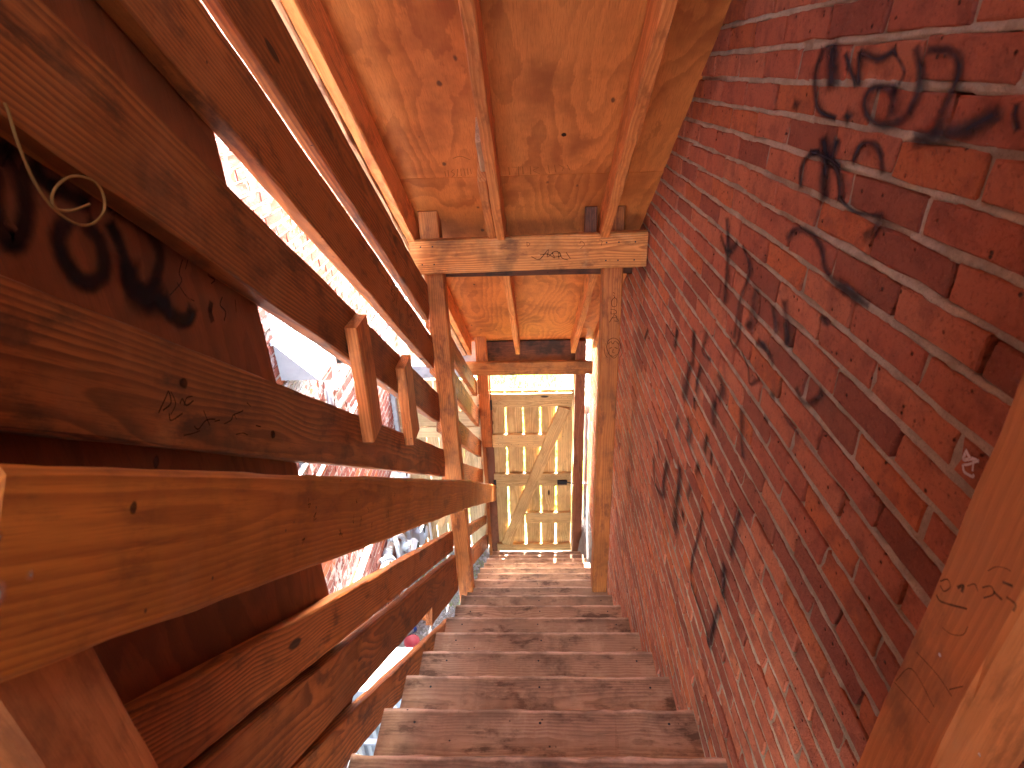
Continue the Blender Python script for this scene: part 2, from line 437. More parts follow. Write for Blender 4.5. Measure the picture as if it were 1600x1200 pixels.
def tube(name, pts, r, mat, parent=None, n=10, closed_caps=True, world=True):
    pts = [Vector(p) for p in pts]; V = []; F = []
    ref = Vector((0, 0, 1))
    t0 = (pts[1] - pts[0]).normalized()
    if abs(t0.dot(ref)) > .9: ref = Vector((1, 0, 0))
    s = t0.cross(ref).normalized()
    for i, p in enumerate(pts):
        t = (pts[min(i + 1, len(pts) - 1)] - pts[max(i - 1, 0)]).normalized()
        s = (s - t * s.dot(t)).normalized(); u = t.cross(s)
        rr = r[i] if isinstance(r, (list, tuple)) else r
        for k in range(n):
            a = 2 * math.pi * k / n; V.append(p + (s * math.cos(a) + u * math.sin(a)) * rr)
    for i in range(len(pts) - 1):
        for k in range(n):
            a = i * n + k; b = i * n + (k + 1) % n
            F.append((a, b, b + n, a + n))
    if closed_caps:
        F.append(tuple(range(n - 1, -1, -1))); F.append(tuple((len(pts) - 1) * n + k for k in range(n)))
    ob = mesh_obj(name, V, F, mat, parent, smooth=True)
    if parent is not None and world: place(ob, Matrix.Identity(4))
    return ob
def smooth_pts(p, k=6):
    p = [Vector(q) for q in p]; q = []
    for i in range(len(p) - 1):
        a = p[max(i - 1, 0)]; b = p[i]; c = p[i + 1]; d = p[min(i + 2, len(p) - 1)]
        for j in range(k):
            t = j / k
            q.append(.5 * ((2 * b) + (c - a) * t + (2 * a - 5 * b + 4 * c - d) * t * t + (3 * b - a - 3 * c + d) * t ** 3))
    q.append(p[-1]); return q
def box(name, lo, hi, mat, parent=None, ch=.003, rotz=0.):
    lo, hi = Vector(lo), Vector(hi); c = (lo + hi) / 2; d = (hi - lo) / 2; ch = min(ch, min(d) * .5)
    V = []; F = []
    for ax in range(3):
        for sg in (-1, 1):
            o = len(V); a1, a2 = [(1, 2), (2, 0), (0, 1)][ax]
            for (s1, s2) in ((-1, -1), (1, -1), (1, 1), (-1, 1)):
                v = [0, 0, 0]; v[ax] = sg * d[ax]; v[a1] = s1 * (d[a1] - ch); v[a2] = s2 * (d[a2] - ch); V.append(tuple(v))
            F.append((o, o + 1, o + 2, o + 3) if sg > 0 else (o + 3, o + 2, o + 1, o))
    import bmesh
    bm = bmesh.new()
    for v in V: bm.verts.new(v)
    r = bmesh.ops.convex_hull(bm, input=bm.verts[:])
    bmesh.ops.dissolve_limit(bm, angle_limit=.02, verts=bm.verts[:], edges=bm.edges[:])
    me = bpy.data.meshes.new(name); bm.to_mesh(me); bm.free(); me.materials.append(mat)
    return place(link(name, me, parent), Matrix.Translation(c) @ Matrix.Rotation(rotz, 4, 'Z'))

D = {'wall': [(0.0106, [(0.568, 1.316, 0.019), (0.568, 1.332, -0.015), (0.568, 1.317, -0.052), (0.568, 1.283, -0.084), (0.568, 1.21, -0.094)]), (0.024, [(0.568, 1.28, 0.024), (0.568, 1.269, -0.006), (0.568, 1.251, -0.037)]), (0.0094, [(0.568, 1.218, 0.01), (0.568, 1.188, -0.015), (0.568, 1.159, -0.036)]), (0.0092, [(0.568, 1.168, 0.011), (0.568, 1.159, -0.013), (0.568, 1.15, -0.036)]), (0.0112, [(0.568, 1.164, 0.011), (0.568, 1.099, 0.001), (0.568, 1.058, 0.013)]), (0.012, [(0.568, 1.001, 0.012), (0.568, 0.974, -0.019), (0.568, 0.97, -0.05), (0.568, 0.99, -0.08), (0.568, 1.037, -0.092), (0.568, 1.085, -0.086), (0.568, 1.114, -0.063), (0.568, 1.102, -0.043), (0.568, 1.055, -0.04), (0.568, 1.029, -0.045)]), (0.0141, [(0.568, 1.039, -0.041), (0.568, 1.027, -0.058), (0.568, 1.023, -0.075)]), (0.0106, [(0.568, 0.968, 0.009), (0.568, 0.92, 0.007), (0.568, 0.895, -0.007), (0.568, 0.888, -0.029), (0.568, 0.897, -0.054), (0.568, 0.901, -0.081), (0.568, 0.905, -0.092)]), (0.0201, [(0.568, 0.94, -0.105), (0.568, 0.892, -0.095), (0.568, 0.846, -0.085), (0.568, 0.797, -0.062)]), (0.008, [(0.568, 0.766, -0.052), (0.568, 0.763, -0.063), (0.568, 0.753, -0.076)]), (0.0056, [(0.568, 1.057, 0.01), (0.568, 1.015, -0.016), (0.568, 1.02, -0.034)]), (0.0191, [(0.568, 1.401, -0.078), (0.568, 1.382, -0.082)]), (0.0188, [(0.568, 1.164, -0.084), (0.568, 1.151, -0.09)]), (0.0098, [(0.568, 1.299, -0.23), (0.568, 1.314, -0.198), (0.568, 1.291, -0.169), (0.568, 1.248, -0.156)]), (0.0186, [(0.568, 1.238, -0.133), (0.568, 1.212, -0.169), (0.568, 1.207, -0.203), (0.568, 1.188, -0.234)]), (0.0118, [(0.568, 1.184, -0.131), (0.568, 1.186, -0.161), (0.568, 1.147, -0.188), (0.568, 1.126, -0.223)]), (0.0098, [(0.568, 1.109, -0.156), (0.568, 1.098, -0.131), (0.568, 1.067, -0.122), (0.568, 1.033, -0.132), (0.568, 1.009, -0.16)]), (0.0102, [(0.568, 1.283, -0.16), (0.568, 1.21, -0.162), (0.568, 1.152, -0.171)]), (0.0065, [(0.568, 1.126, -0.223), (0.568, 1.061, -0.233), (0.568, 0.986, -0.225)]), (0.0158, [(0.568, 0.978, -0.225), (0.568, 0.992, -0.247), (0.568, 1.013, -0.265)]), (0.0134, [(0.568, 1.318, -0.344), (0.568, 1.275, -0.313), (0.568, 1.198, -0.309), (0.568, 1.149, -0.328), (0.568, 1.12, -0.356), (0.568, 1.055, -0.367), (0.568, 0.995, -0.366), (0.568, 0.954, -0.366)]), (0.0187, [(0.568, 1.057, -0.362), (0.568, 0.994, -0.368)]), (0.0139, [(0.568, 1.779, -0.452), (0.568, 1.7, -0.478), (0.568, 1.629, -0.435)]), (0.0131, [(0.568, 1.744, -0.396), (0.568, 1.696, -0.47), (0.568, 1.663, -0.612)]), (0.0102, [(0.568, 1.579, -0.431), (0.568, 1.504, -0.474), (0.568, 1.539, -0.575), (0.568, 1.538, -0.677)]), (0.0205, [(0.568, 1.44, -0.503), (0.568, 1.436, -0.552), (0.568, 1.444, -0.61)]), (0.0136, [(0.568, 1.319, -0.507), (0.568, 1.278, -0.551)]), (0.0166, [(0.568, 1.263, -0.474), (0.568, 1.238, -0.509), (0.568, 1.215, -0.547)]), (0.0143, [(0.568, 1.09, -0.441), (0.568, 1.06, -0.444)]), (0.0131, [(0.568, 1.376, -0.615), (0.568, 1.329, -0.615), (0.568, 1.295, -0.621)]), (0.014, [(0.568, 2.165, -0.917), (0.568, 2.171, -0.954), (0.568, 2.173, -0.996)]), (0.0181, [(0.568, 1.938, -0.828), (0.568, 1.917, -0.874), (0.568, 1.907, -0.945)]), (0.0118, [(0.568, 1.784, -0.774), (0.568, 1.806, -0.847), (0.568, 1.717, -0.835)]), (0.0202, [(0.568, 1.936, -0.959), (0.568, 1.952, -1.033), (0.568, 1.965, -1.116)]), (0.0133, [(0.568, 1.806, -0.901), (0.568, 1.821, -0.952), (0.568, 1.821, -1.009)]), (0.0182, [(0.568, 1.625, -0.84), (0.568, 1.568, -0.853), (0.568, 1.586, -0.903)]), (0.0193, [(0.568, 1.617, -0.931), (0.568, 1.616, -0.972), (0.568, 1.594, -1.0)]), (0.0136, [(0.568, 1.829, -1.039), (0.568, 1.811, -1.068)]), (0.0233, [(0.568, 1.872, -1.152), (0.568, 1.827, -1.172), (0.568, 1.838, -1.228)]), (0.0128, [(0.568, 2.001, -1.216), (0.568, 2.002, -1.276)]), (0.0171, [(0.568, 2.33, -1.655), (0.568, 2.274, -1.736), (0.568, 2.179, -1.729), (0.568, 2.092, -1.677), (0.568, 2.106, -1.608), (0.568, 2.086, -1.5)]), (0.0202, [(0.568, 1.892, -1.383), (0.568, 1.875, -1.464), (0.568, 1.884, -1.568)]), (0.0139, [(0.568, 1.642, -1.079), (0.568, 1.649, -1.141)]), (0.0103, [(0.568, 1.579, -1.099), (0.568, 1.572, -1.138)]), (0.0081, [(0.568, 1.509, -0.628), (0.568, 1.506, -0.665), (0.568, 1.53, -0.705), (0.568, 1.57, -0.698)]), (0.013, [(0.568, 1.382, -0.627), (0.568, 1.333, -0.611), (0.568, 1.286, -0.619), (0.568, 1.266, -0.628)]), (0.0076, [(0.568, 1.466, -0.69), (0.568, 1.405, -0.708), (0.568, 1.376, -0.741), (0.568, 1.324, -0.7)]), (0.0151, [(0.568, 1.243, -0.696), (0.568, 1.224, -0.694)]), (0.0132, [(0.568, 1.251, -0.768), (0.568, 1.233, -0.768)]), (0.0114, [(0.568, 1.238, -0.514), (0.568, 1.221, -0.53), (0.568, 1.214, -0.554)]), (0.0118, [(0.568, 1.125, -0.619), (0.568, 1.095, -0.63), (0.568, 1.064, -0.62), (0.568, 1.036, -0.593), (0.568, 1.026, -0.569)]), (0.0085, [(0.568, 1.155, -0.705), (0.568, 1.119, -0.704), (0.568, 1.076, -0.702)]), (0.0149, [(0.568, 1.391, -0.833), (0.568, 1.372, -0.887), (0.568, 1.333, -0.94)]), (0.0147, [(0.568, 1.681, -1.216), (0.568, 1.699, -1.271)]), (0.0132, [(0.568, 2.288, -1.527), (0.568, 2.229, -1.575)]), (0.0114, [(0.568, 2.703, -1.142), (0.568, 2.761, -1.218)]), (0.0143, [(0.568, 1.731, -1.352), (0.568, 1.75, -1.419)]), (0.0109, [(0.568, 1.452, -0.61), (0.568, 1.447, -0.594)]), (0.0267, [(0.568, 1.884, -1.597), (0.568, 1.872, -1.639), (0.568, 1.878, -1.687)]), (0.0127, [(0.568, 1.791, -1.522), (0.568, 1.786, -1.545)]), (0.0092, [(0.568, 1.578, -1.342), (0.568, 1.581, -1.442), (0.568, 1.605, -1.567), (0.568, 1.604, -1.646), (0.568, 1.575, -1.69)]), (0.0148, [(0.568, 1.577, -1.687), (0.568, 1.494, -1.683), (0.568, 1.398, -1.68), (0.568, 1.331, -1.7)]), (0.0137, [(0.568, 1.331, -1.7), (0.568, 1.322, -1.605), (0.568, 1.315, -1.522), (0.568, 1.307, -1.497)]), (0.0081, [(0.568, 1.509, -1.392), (0.568, 1.483, -1.424), (0.568, 1.386, -1.423), (0.568, 1.287, -1.426)]), (0.0166, [(0.568, 1.321, -1.334), (0.568, 1.314, -1.387), (0.568, 1.295, -1.428)]), (0.0134, [(0.568, 1.288, -1.096), (0.568, 1.297, -1.163), (0.568, 1.292, -1.262)])], 'white': [(0.004, [(0.568, 0.655, -0.457), (0.568, 0.654, -0.47), (0.568, 0.643, -0.461), (0.568, 0.632, -0.457)]), (0.004, [(0.568, 0.655, -0.457), (0.568, 0.646, -0.461)]), (0.0028, [(0.568, 0.632, -0.457), (0.568, 0.642, -0.469), (0.568, 0.65, -0.476)]), (0.0032, [(0.568, 0.65, -0.477), (0.568, 0.644, -0.483), (0.568, 0.63, -0.48), (0.568, 0.629, -0.477)]), (0.0028, [(0.568, 0.637, -0.461), (0.568, 0.633, -0.472)])], 'screen': [(0.0189, [(-0.598, 0.696, -0.058), (-0.598, 0.669, -0.084), (-0.598, 0.649, -0.127), (-0.598, 0.655, -0.155), (-0.598, 0.685, -0.135), (-0.598, 0.703, -0.096), (-0.598, 0.703, -0.068), (-0.598, 0.696, -0.058)]), (0.0156, [(-0.598, 0.729, -0.081), (-0.598, 0.734, -0.096), (-0.598, 0.745, -0.108)]), (0.018, [(-0.598, 0.742, -0.15), (-0.598, 0.722, -0.164), (-0.598, 0.719, -0.19), (-0.598, 0.73, -0.222), (-0.598, 0.753, -0.232), (-0.598, 0.781, -0.223), (-0.598, 0.791, -0.19), (-0.598, 0.781, -0.167)]), (0.0165, [(-0.598, 0.838, -0.147), (-0.598, 0.866, -0.168), (-0.598, 0.899, -0.198), (-0.598, 0.913, -0.235), (-0.597, 0.891, -0.263), (-0.598, 0.853, -0.279), (-0.598, 0.824, -0.262), (-0.598, 0.827, -0.237), (-0.598, 0.828, -0.199), (-0.598, 0.823, -0.174)]), (0.0165, [(-0.598, 0.757, -0.108), (-0.598, 0.766, -0.12), (-0.598, 0.79, -0.135)]), (0.0295, [(-0.598, 0.83, -0.241), (-0.598, 0.821, -0.268), (-0.598, 0.84, -0.291), (-0.598, 0.87, -0.302)]), (0.0188, [(-0.598, 0.885, -0.308), (-0.598, 0.89, -0.332), (-0.598, 0.913, -0.352), (-0.598, 0.939, -0.355), (-0.598, 0.946, -0.349)]), (0.0197, [(-0.598, 1.013, -0.36), (-0.598, 1.003, -0.371), (-0.598, 1.002, -0.387)]), (0.0036, [(-0.598, 0.965, -0.264), (-0.598, 0.946, -0.28), (-0.598, 0.945, -0.295), (-0.598, 0.906, -0.304)]), (0.0029, [(-0.598, 0.982, -0.267), (-0.598, 0.967, -0.279)]), (0.0036, [(-0.598, 1.04, -0.298), (-0.598, 1.029, -0.31), (-0.598, 1.046, -0.324), (-0.598, 1.032, -0.327)]), (0.005, [(-0.598, 1.054, -0.362), (-0.598, 1.04, -0.372), (-0.598, 1.052, -0.39), (-0.598, 1.04, -0.403)]), (0.0034, [(-0.598, 1.097, -0.384), (-0.598, 1.09, -0.404)]), (0.0029, [(-0.598, 0.931, -0.294), (-0.598, 0.944, -0.321), (-0.598, 0.961, -0.335)])], 'rail_writing': [(0.0039, [(-0.553, 0.728, -0.423), (-0.553, 0.752, -0.412), (-0.553, 0.762, -0.408), (-0.553, 0.758, -0.426), (-0.553, 0.738, -0.426)]), (0.0039, [(-0.553, 0.746, -0.438), (-0.553, 0.745, -0.449), (-0.553, 0.773, -0.454)]), (0.0029, [(-0.553, 0.766, -0.412), (-0.553, 0.767, -0.432), (-0.553, 0.75, -0.44)]), (0.0041, [(-0.553, 0.777, -0.437), (-0.553, 0.785, -0.434), (-0.553, 0.789, -0.448), (-0.553, 0.808, -0.451)]), (0.003, [(-0.553, 0.784, -0.445), (-0.553, 0.795, -0.438), (-0.553, 0.809, -0.443)]), (0.0024, [(-0.553, 0.761, -0.486), (-0.553, 0.782, -0.496), (-0.553, 0.799, -0.502)]), (0.0032, [(-0.553, 0.79, -0.488), (-0.553, 0.798, -0.498), (-0.553, 0.824, -0.497), (-0.553, 0.847, -0.509)]), (0.0029, [(-0.553, 0.825, -0.481), (-0.553, 0.828, -0.508)]), (0.003, [(-0.553, 0.845, -0.512), (-0.553, 0.858, -0.518)]), (0.0035, [(-0.553, 0.87, -0.532), (-0.553, 0.891, -0.538), (-0.553, 0.902, -0.534), (-0.553, 0.92, -0.54), (-0.553, 0.936, -0.545)]), (0.0027, [(-0.553, 0.905, -0.536), (-0.553, 0.908, -0.546)]), (0.0029, [(-0.553, 0.957, -0.54), (-0.553, 0.965, -0.552)]), (0.0028, [(-0.553, 0.894, -0.57), (-0.553, 0.915, -0.581), (-0.553, 0.927, -0.593)]), (0.0038, [(-0.553, 0.965, -0.596), (-0.553, 0.979, -0.607)])], 'knots4': [[-0.554, 0.802, -0.415], [-0.554, 1.027, -0.656]], 'post_writing': [(0.0046, [(0.411, 2.918, -1.022), (0.417, 2.918, -1.027)]), (0.0046, [(0.412, 2.918, -1.038), (0.418, 2.918, -1.043)]), (0.0046, [(0.418, 2.918, -1.049), (0.404, 2.918, -1.07), (0.41, 2.918, -1.098), (0.43, 2.918, -1.095), (0.431, 2.918, -1.062), (0.418, 2.918, -1.049)]), (0.0046, [(0.403, 2.918, -1.114), (0.426, 2.918, -1.119), (0.432, 2.918, -1.136), (0.407, 2.918, -1.14), (0.404, 2.918, -1.127)]), (0.0047, [(0.423, 2.918, -1.144), (0.433, 2.918, -1.157), (0.413, 2.918, -1.163)]), (0.0047, [(0.417, 2.918, -1.152), (0.399, 2.918, -1.185)]), (0.0047, [(0.433, 2.918, -1.16), (0.445, 2.918, -1.181), (0.425, 2.918, -1.18)]), (0.0048, [(0.389, 2.918, -1.33), (0.396, 2.918, -1.295), (0.423, 2.918, -1.278), (0.452, 2.918, -1.293), (0.464, 2.918, -1.328), (0.456, 2.918, -1.366), (0.435, 2.918, -1.398), (0.409, 2.918, -1.379), (0.395, 2.918, -1.351), (0.389, 2.918, -1.33)]), (0.0048, [(0.396, 2.918, -1.312), (0.412, 2.918, -1.299), (0.422, 2.918, -1.313), (0.434, 2.918, -1.296), (0.453, 2.918, -1.314)]), (0.0064, [(0.407, 2.918, -1.339), (0.416, 2.918, -1.334)]), (0.0064, [(0.435, 2.918, -1.334), (0.448, 2.918, -1.34)]), (0.004, [(0.426, 2.918, -1.344), (0.424, 2.918, -1.362), (0.434, 2.918, -1.366)]), (0.004, [(0.415, 2.918, -1.379), (0.429, 2.918, -1.387), (0.444, 2.918, -1.376)]), (0.004, [(0.381, 2.918, -1.312), (0.38, 2.918, -1.365), (0.394, 2.918, -1.391)]), (0.004, [(0.466, 2.918, -1.314), (0.475, 2.918, -1.366), (0.464, 2.918, -1.393)])], 'beam_writing': [(0.0053, [(-0.006, 2.878, -0.813), (0.031, 2.878, -0.825), (0.074, 2.878, -0.778), (0.069, 2.878, -0.815), (0.095, 2.878, -0.794)]), (0.0053, [(0.037, 2.878, -0.803), (0.074, 2.878, -0.801), (0.106, 2.878, -0.821), (0.095, 2.878, -0.794), (0.121, 2.878, -0.789), (0.127, 2.878, -0.822)]), (0.0053, [(0.111, 2.878, -0.816), (0.137, 2.878, -0.811), (0.127, 2.878, -0.79), (0.143, 2.878, -0.822), (0.169, 2.878, -0.831)]), (0.0053, [(0.164, 2.878, -0.796), (0.182, 2.878, -0.823)]), (0.0032, [(-0.031, 2.878, -0.738), (-0.029, 2.878, -0.759), (-0.016, 2.878, -0.746), (-0.031, 2.878, -0.738)]), (0.0031, [(0.229, 2.878, -0.75), (0.236, 2.878, -0.739), (0.252, 2.878, -0.756), (0.234, 2.878, -0.776)]), (0.0031, [(0.324, 2.878, -0.736), (0.337, 2.878, -0.742), (0.334, 2.878, -0.763)])], 'stamp': [(0.0046, [(-0.375, 2.646, -0.366), (-0.376, 2.673, -0.388)]), (0.0046, [(-0.36, 2.639, -0.361), (-0.363, 2.674, -0.388)]), (0.0046, [(-0.336, 2.634, -0.357), (-0.347, 2.647, -0.367), (-0.336, 2.661, -0.378), (-0.349, 2.679, -0.392)]), (0.0046, [(-0.318, 2.635, -0.357), (-0.327, 2.675, -0.389)]), (0.0046, [(-0.303, 2.631, -0.355), (-0.308, 2.669, -0.385)]), (0.0046, [(-0.29, 2.632, -0.355), (-0.291, 2.67, -0.385)]), (0.0046, [(-0.276, 2.63, -0.354), (-0.277, 2.665, -0.381)]), (0.0037, [(-0.263, 2.633, -0.356), (-0.262, 2.66, -0.377)]), (0.0061, [(-0.323, 2.563, -0.301), (-0.291, 2.552, -0.293), (-0.258, 2.572, -0.309)]), (0.0046, [(-0.099, 2.631, -0.354), (-0.098, 2.672, -0.386)]), (0.0036, [(-0.085, 2.625, -0.35), (-0.062, 2.628, -0.353)]), (0.0046, [(-0.058, 2.626, -0.351), (-0.058, 2.673, -0.388)]), (0.0046, [(-0.04, 2.627, -0.351), (-0.039, 2.667, -0.383)]), (0.0046, [(-0.008, 2.625, -0.35), (-0.006, 2.669, -0.384)]), (0.0037, [(0.006, 2.629, -0.353), (0.028, 2.63, -0.354), (0.005, 2.649, -0.368), (0.031, 2.67, -0.385)]), (0.0037, [(0.068, 2.621, -0.347), (0.074, 2.665, -0.381)]), (0.0037, [(0.095, 2.619, -0.346), (0.101, 2.66, -0.377)]), (0.0036, [(0.113, 2.618, -0.344), (0.132, 2.634, -0.357), (0.129, 2.654, -0.373)]), (0.0046, [(0.149, 2.622, -0.347), (0.16, 2.649, -0.369)])], 'near_post_writing': [(0.0022, [(0.449, 0.488, -0.516), (0.449, 0.481, -0.506), (0.449, 0.474, -0.51), (0.449, 0.479, -0.522), (0.449, 0.486, -0.521)]), (0.0052, [(0.449, 0.465, -0.501), (0.449, 0.46, -0.493), (0.449, 0.459, -0.5)]), (0.002, [(0.449, 0.455, -0.488), (0.449, 0.449, -0.479), (0.449, 0.443, -0.482)]), (0.0023, [(0.449, 0.439, -0.473), (0.449, 0.432, -0.464), (0.449, 0.426, -0.468), (0.449, 0.433, -0.481)]), (0.0014, [(0.449, 0.441, -0.452), (0.449, 0.436, -0.442), (0.449, 0.428, -0.435), (0.449, 0.421, -0.432)]), (0.0041, [(0.449, 0.422, -0.448), (0.449, 0.413, -0.443)]), (0.0042, [(0.449, 0.425, -0.465), (0.448, 0.416, -0.464)]), (0.0033, [(0.449, 0.483, -0.533), (0.449, 0.474, -0.533), (0.449, 0.446, -0.511)]), (0.0012, [(0.449, 0.459, -0.557), (0.449, 0.447, -0.552), (0.449, 0.435, -0.538), (0.449, 0.434, -0.525)]), (0.0016, [(0.449, 0.487, -0.692), (0.449, 0.456, -0.682), (0.449, 0.427, -0.674)]), (0.0016, [(0.449, 0.487, -0.685), (0.449, 0.474, -0.646), (0.449, 0.431, -0.649)]), (0.0015, [(0.449, 0.474, -0.619), (0.449, 0.441, -0.611), (0.449, 0.417, -0.611)]), (0.0017, [(0.449, 0.42, -0.606), (0.449, 0.41, -0.587)]), (0.0037, [(0.449, 0.41, -0.455), (0.449, 0.4, -0.453), (0.449, 0.399, -0.46)])], 'cord': [(-0.57, 0.689, -0.011), (-0.57, 0.689, -0.021), (-0.57, 0.686, -0.042), (-0.57, 0.685, -0.067), (-0.57, 0.687, -0.092), (-0.57, 0.694, -0.115), (-0.57, 0.708, -0.135), (-0.57, 0.73, -0.151), (-0.57, 0.756, -0.155), (-0.57, 0.783, -0.144), (-0.57, 0.791, -0.122), (-0.57, 0.779, -0.105), (-0.57, 0.748, -0.096), (-0.57, 0.719, -0.102), (-0.57, 0.703, -0.114), (-0.57, 0.705, -0.127), (-0.57, 0.728, -0.133), (-0.57, 0.76, -0.132)], 'knots_p': [(-0.554, 0.802, -0.415), (-0.554, 1.027, -0.656)]}


# ------------------------------------------------------------ ground and landing
def grid_sheet(name, x0, x1, y0, y1, z, mat, n=2):
    return mesh_obj(name, [(x0, y0, z), (x1, y0, z), (x1, y1, z), (x0, y1, z)], [(0, 1, 2, 3)], mat)
tag(grid_sheet('ground', -300, 300, -300, 300, GZ, M['ground']), kind='structure')

# ------------------------------------------------------------ brick walls
def vnoise(a, b, sc, seed):
    r = np.random.default_rng(seed); g = r.random((256, 256))
    a = a * sc; b = b * sc; i = np.floor(a).astype(int); j = np.floor(b).astype(int); fa = a - i; fb = b - j
    fa = fa * fa * (3 - 2 * fa); fb = fb * fb * (3 - 2 * fb); i0, j0, i1, j1 = i % 256, j % 256, (i + 1) % 256, (j + 1) % 256
    return (g[i0, j0] * (1 - fa) * (1 - fb) + g[i1, j0] * fa * (1 - fb) + g[i0, j1] * (1 - fa) * fb + g[i1, j1] * fa * fb)
BL, BH, BD = .204, .0545, .03
def brick_geo(sx, half=False):
    """outline of ten points, front towards -sx*... ; returns verts, faces"""
    hl = BL / 2 if not half else BL / 4; hh = BH / 2
    out = [(-hl, -hh), (-hl * .35, -hh), (hl * .4, -hh), (hl, -hh), (hl, 0), (hl, hh), (hl * .35, hh), (-hl * .4, hh), (-hl, hh), (-hl, 0)]
    out = [(a + random.gauss(0, .0026), b + random.gauss(0, .0017)) for a, b in out]
    c = random.uniform(.0018, .0035); V = []
    for lvl, (dx, ins) in enumerate(((0, c), (c, 0), (BD, 0))):
        for a, b in out:
            a2 = a - math.copysign(ins, a) * (1 if abs(a) > hl * .8 else 0); b2 = b - math.copysign(ins, b) * (1 if abs(b) > hh * .5 else 0)
            V.append((sx * (dx + (random.gauss(0, .0006) if lvl == 0 else 0)), a2, b2))
    F = [tuple(range(10))] + [(l * 10 + k, (l + 1) * 10 + k, (l + 1) * 10 + (k + 1) % 10, l * 10 + (k + 1) % 10) for l in (0, 1) for k in range(10)]
    if sx < 0: F = [tuple(reversed(f)) for f in F]
    return V, F
def proj(p):
    p = Vector(p); d = p.dot(fw)
    if d < .05: return None
    return 800 + 916.763 * p.dot(rt2) / d, 600 - 916.763 * p.dot(up2) / d
def build_wall(wall, X, sx, y0, y1, z0, z1, zref, yref, mats, mortar, visible, res, depth, mrec):
    # sx=+1: body extends to +X (faces -X)
    cells = []
    n0, n1 = int(math.floor((z0 - zref) / .067)), int(math.ceil((z1 - zref) / .067))
    hollow = set(); hy = []
    for n in range(n0, n1):
        zc = zref + (n + .5) * .067
        par = n % 2
        ys = yref + (.1065 if par else 0)
        k0 = int(math.floor((y0 - ys) / .213)); k1 = int(math.ceil((y1 - ys) / .213))
        edges = []
        for k in range(k0, k1 + 1):
            e = ys + k * .213
            edges.append(e + random.gauss(0, .006))
        edges = [min(max(e, y0), y1) for e in edges]
        for a, b in zip(edges[:-1], edges[1:]):
            if b - a < .03: continue
            cells.append((a, b, zc, n))
            if random.random() < .45: hollow.add(n); hy.append((b, zc))
    score = []
    for i, (a, b, zc, n) in enumerate(cells):
        p = proj((X, (a + b) / 2, zc)); s = 0
        if p and -20 < p[0] < 1620 and -20 < p[1] < 1220 and visible((a + b) / 2, zc):
            q1, q2, q3, q4 = proj((X, a, zc)), proj((X, b, zc)), proj((X, (a + b) / 2, zc - .03)), proj((X, (a + b) / 2, zc + .03))
            if q1 and q2 and q3 and q4:
                s = abs((q2[0] - q1[0]) * (q4[1] - q3[1]) - (q2[1] - q1[1]) * (q4[0] - q3[0]))
        score.append(s)
    order = sorted(range(len(cells)), key=lambda i: -score[i])
    single = set(i for i in order[:298] if score[i] > 0)
    variants = [brick_geo(sx) for _ in range(10)]
    vm = []
    for V, F in variants:
        me = bpy.data.meshes.new('brick'); me.from_pydata(V, [], F); me.materials.append(mats[0]); vm.append(me)
    V = []; F = []; R = []
    for i, (a, b, zc, n) in enumerate(cells):
        v = random.randrange(10); jx = -sx * random.uniform(-.001, .0022); jz = random.gauss(0, .0012)
        fl = (b - a - random.uniform(.008, .014)) / BL; cy = (a + b) / 2; sz = random.uniform(.96, 1.03)
        if i in single:
            o = link('brick', vm[v], wall); rx = random.gauss(0, .008)
            place(o, Matrix.Translation((X + jx, cy, zc + jz)) @ Matrix.Rotation(rx, 4, 'X') @ Matrix.Diagonal((1, fl, sz, 1)))
        else:
            o0 = len(V); r = random.random()
            for q in variants[v][0]: V.append((X + jx + q[0], cy + q[1] * fl, zc + jz + q[2] * sz))
            for f in variants[v][1]: F.append(tuple(o0 + k for k in f)); R.append(r)
    ob = mesh_obj('brick_field', V, F, mats[1], wall); place(ob, Matrix.Identity(4)); ob['kind'] = 'stuff'
    at = ob.data.attributes.new('rnd', 'FLOAT', 'FACE'); at.data.foreach_set('value', R)
    # mortar bed: displaced sheet behind the brick faces
    ny = int((y1 - y0) / res) + 1
    zl = []; kind = []
    for n in range(n0, n1 + 1):
        b = zref + n * .067
        for q, (dz, kd_) in enumerate(((-.0095, 1), (-.0058, 2), (-.0035, 0), (0, 0), (.0046, 0), (.0092, 1))): zl.append(b + dz); kind.append(kd_)
    zl = np.array(zl); kind = np.array(kind); m_ = (zl > z0) & (zl < z1); zl = zl[m_]; kind = kind[m_]; nz = len(zl)
    YY, ZZ = np.meshgrid(np.linspace(y0, y1, ny), zl, indexing='ij')
    row = np.floor((ZZ - zref) / .067 + .5)
    e = mrec + depth * (vnoise(YY, row * 3.7 + ZZ * 60, 26, 3) - .5) * 1.2 + depth * (vnoise(YY, ZZ * 3, 75, 5) - .5)
    gapn = vnoise(YY, row * 3.7, 3.0, 21)
    e = e + np.where(gapn > .78, .006, 0) * (vnoise(YY, row * 5.1, 9, 4) > .4)
    ZZ = ZZ + (vnoise(YY, row * 2.3, 11, 9) - .5) * .004 + (vnoise(YY, ZZ * 9, 60, 12) - .5) * .003
    crev = .0065 * (vnoise(YY, row * 6.3, 14, 31) > .38)
    d = np.where(kind[None, :] == 1, .0042, np.maximum(np.where(kind[None, :] == 2, np.maximum(e, crev), e), -.0012))
    HY, HZ = np.array([q[0] for q in hy]), np.array([q[1] for q in hy])
    for hyy, hz in hy:
        i0 = int((hyy - .015 - y0) / res); i1 = int((hyy + .015 - y0) / res) + 1
        js = np.nonzero((np.abs(zl - hz) < .026) & (kind == 1))[0]
        if len(js): d[max(i0, 0):i1, js] = .032
    VV = np.stack([X + sx * d, YY, ZZ], -1).reshape(-1, 3)
    idx = np.arange(ny * nz).reshape(ny, nz)
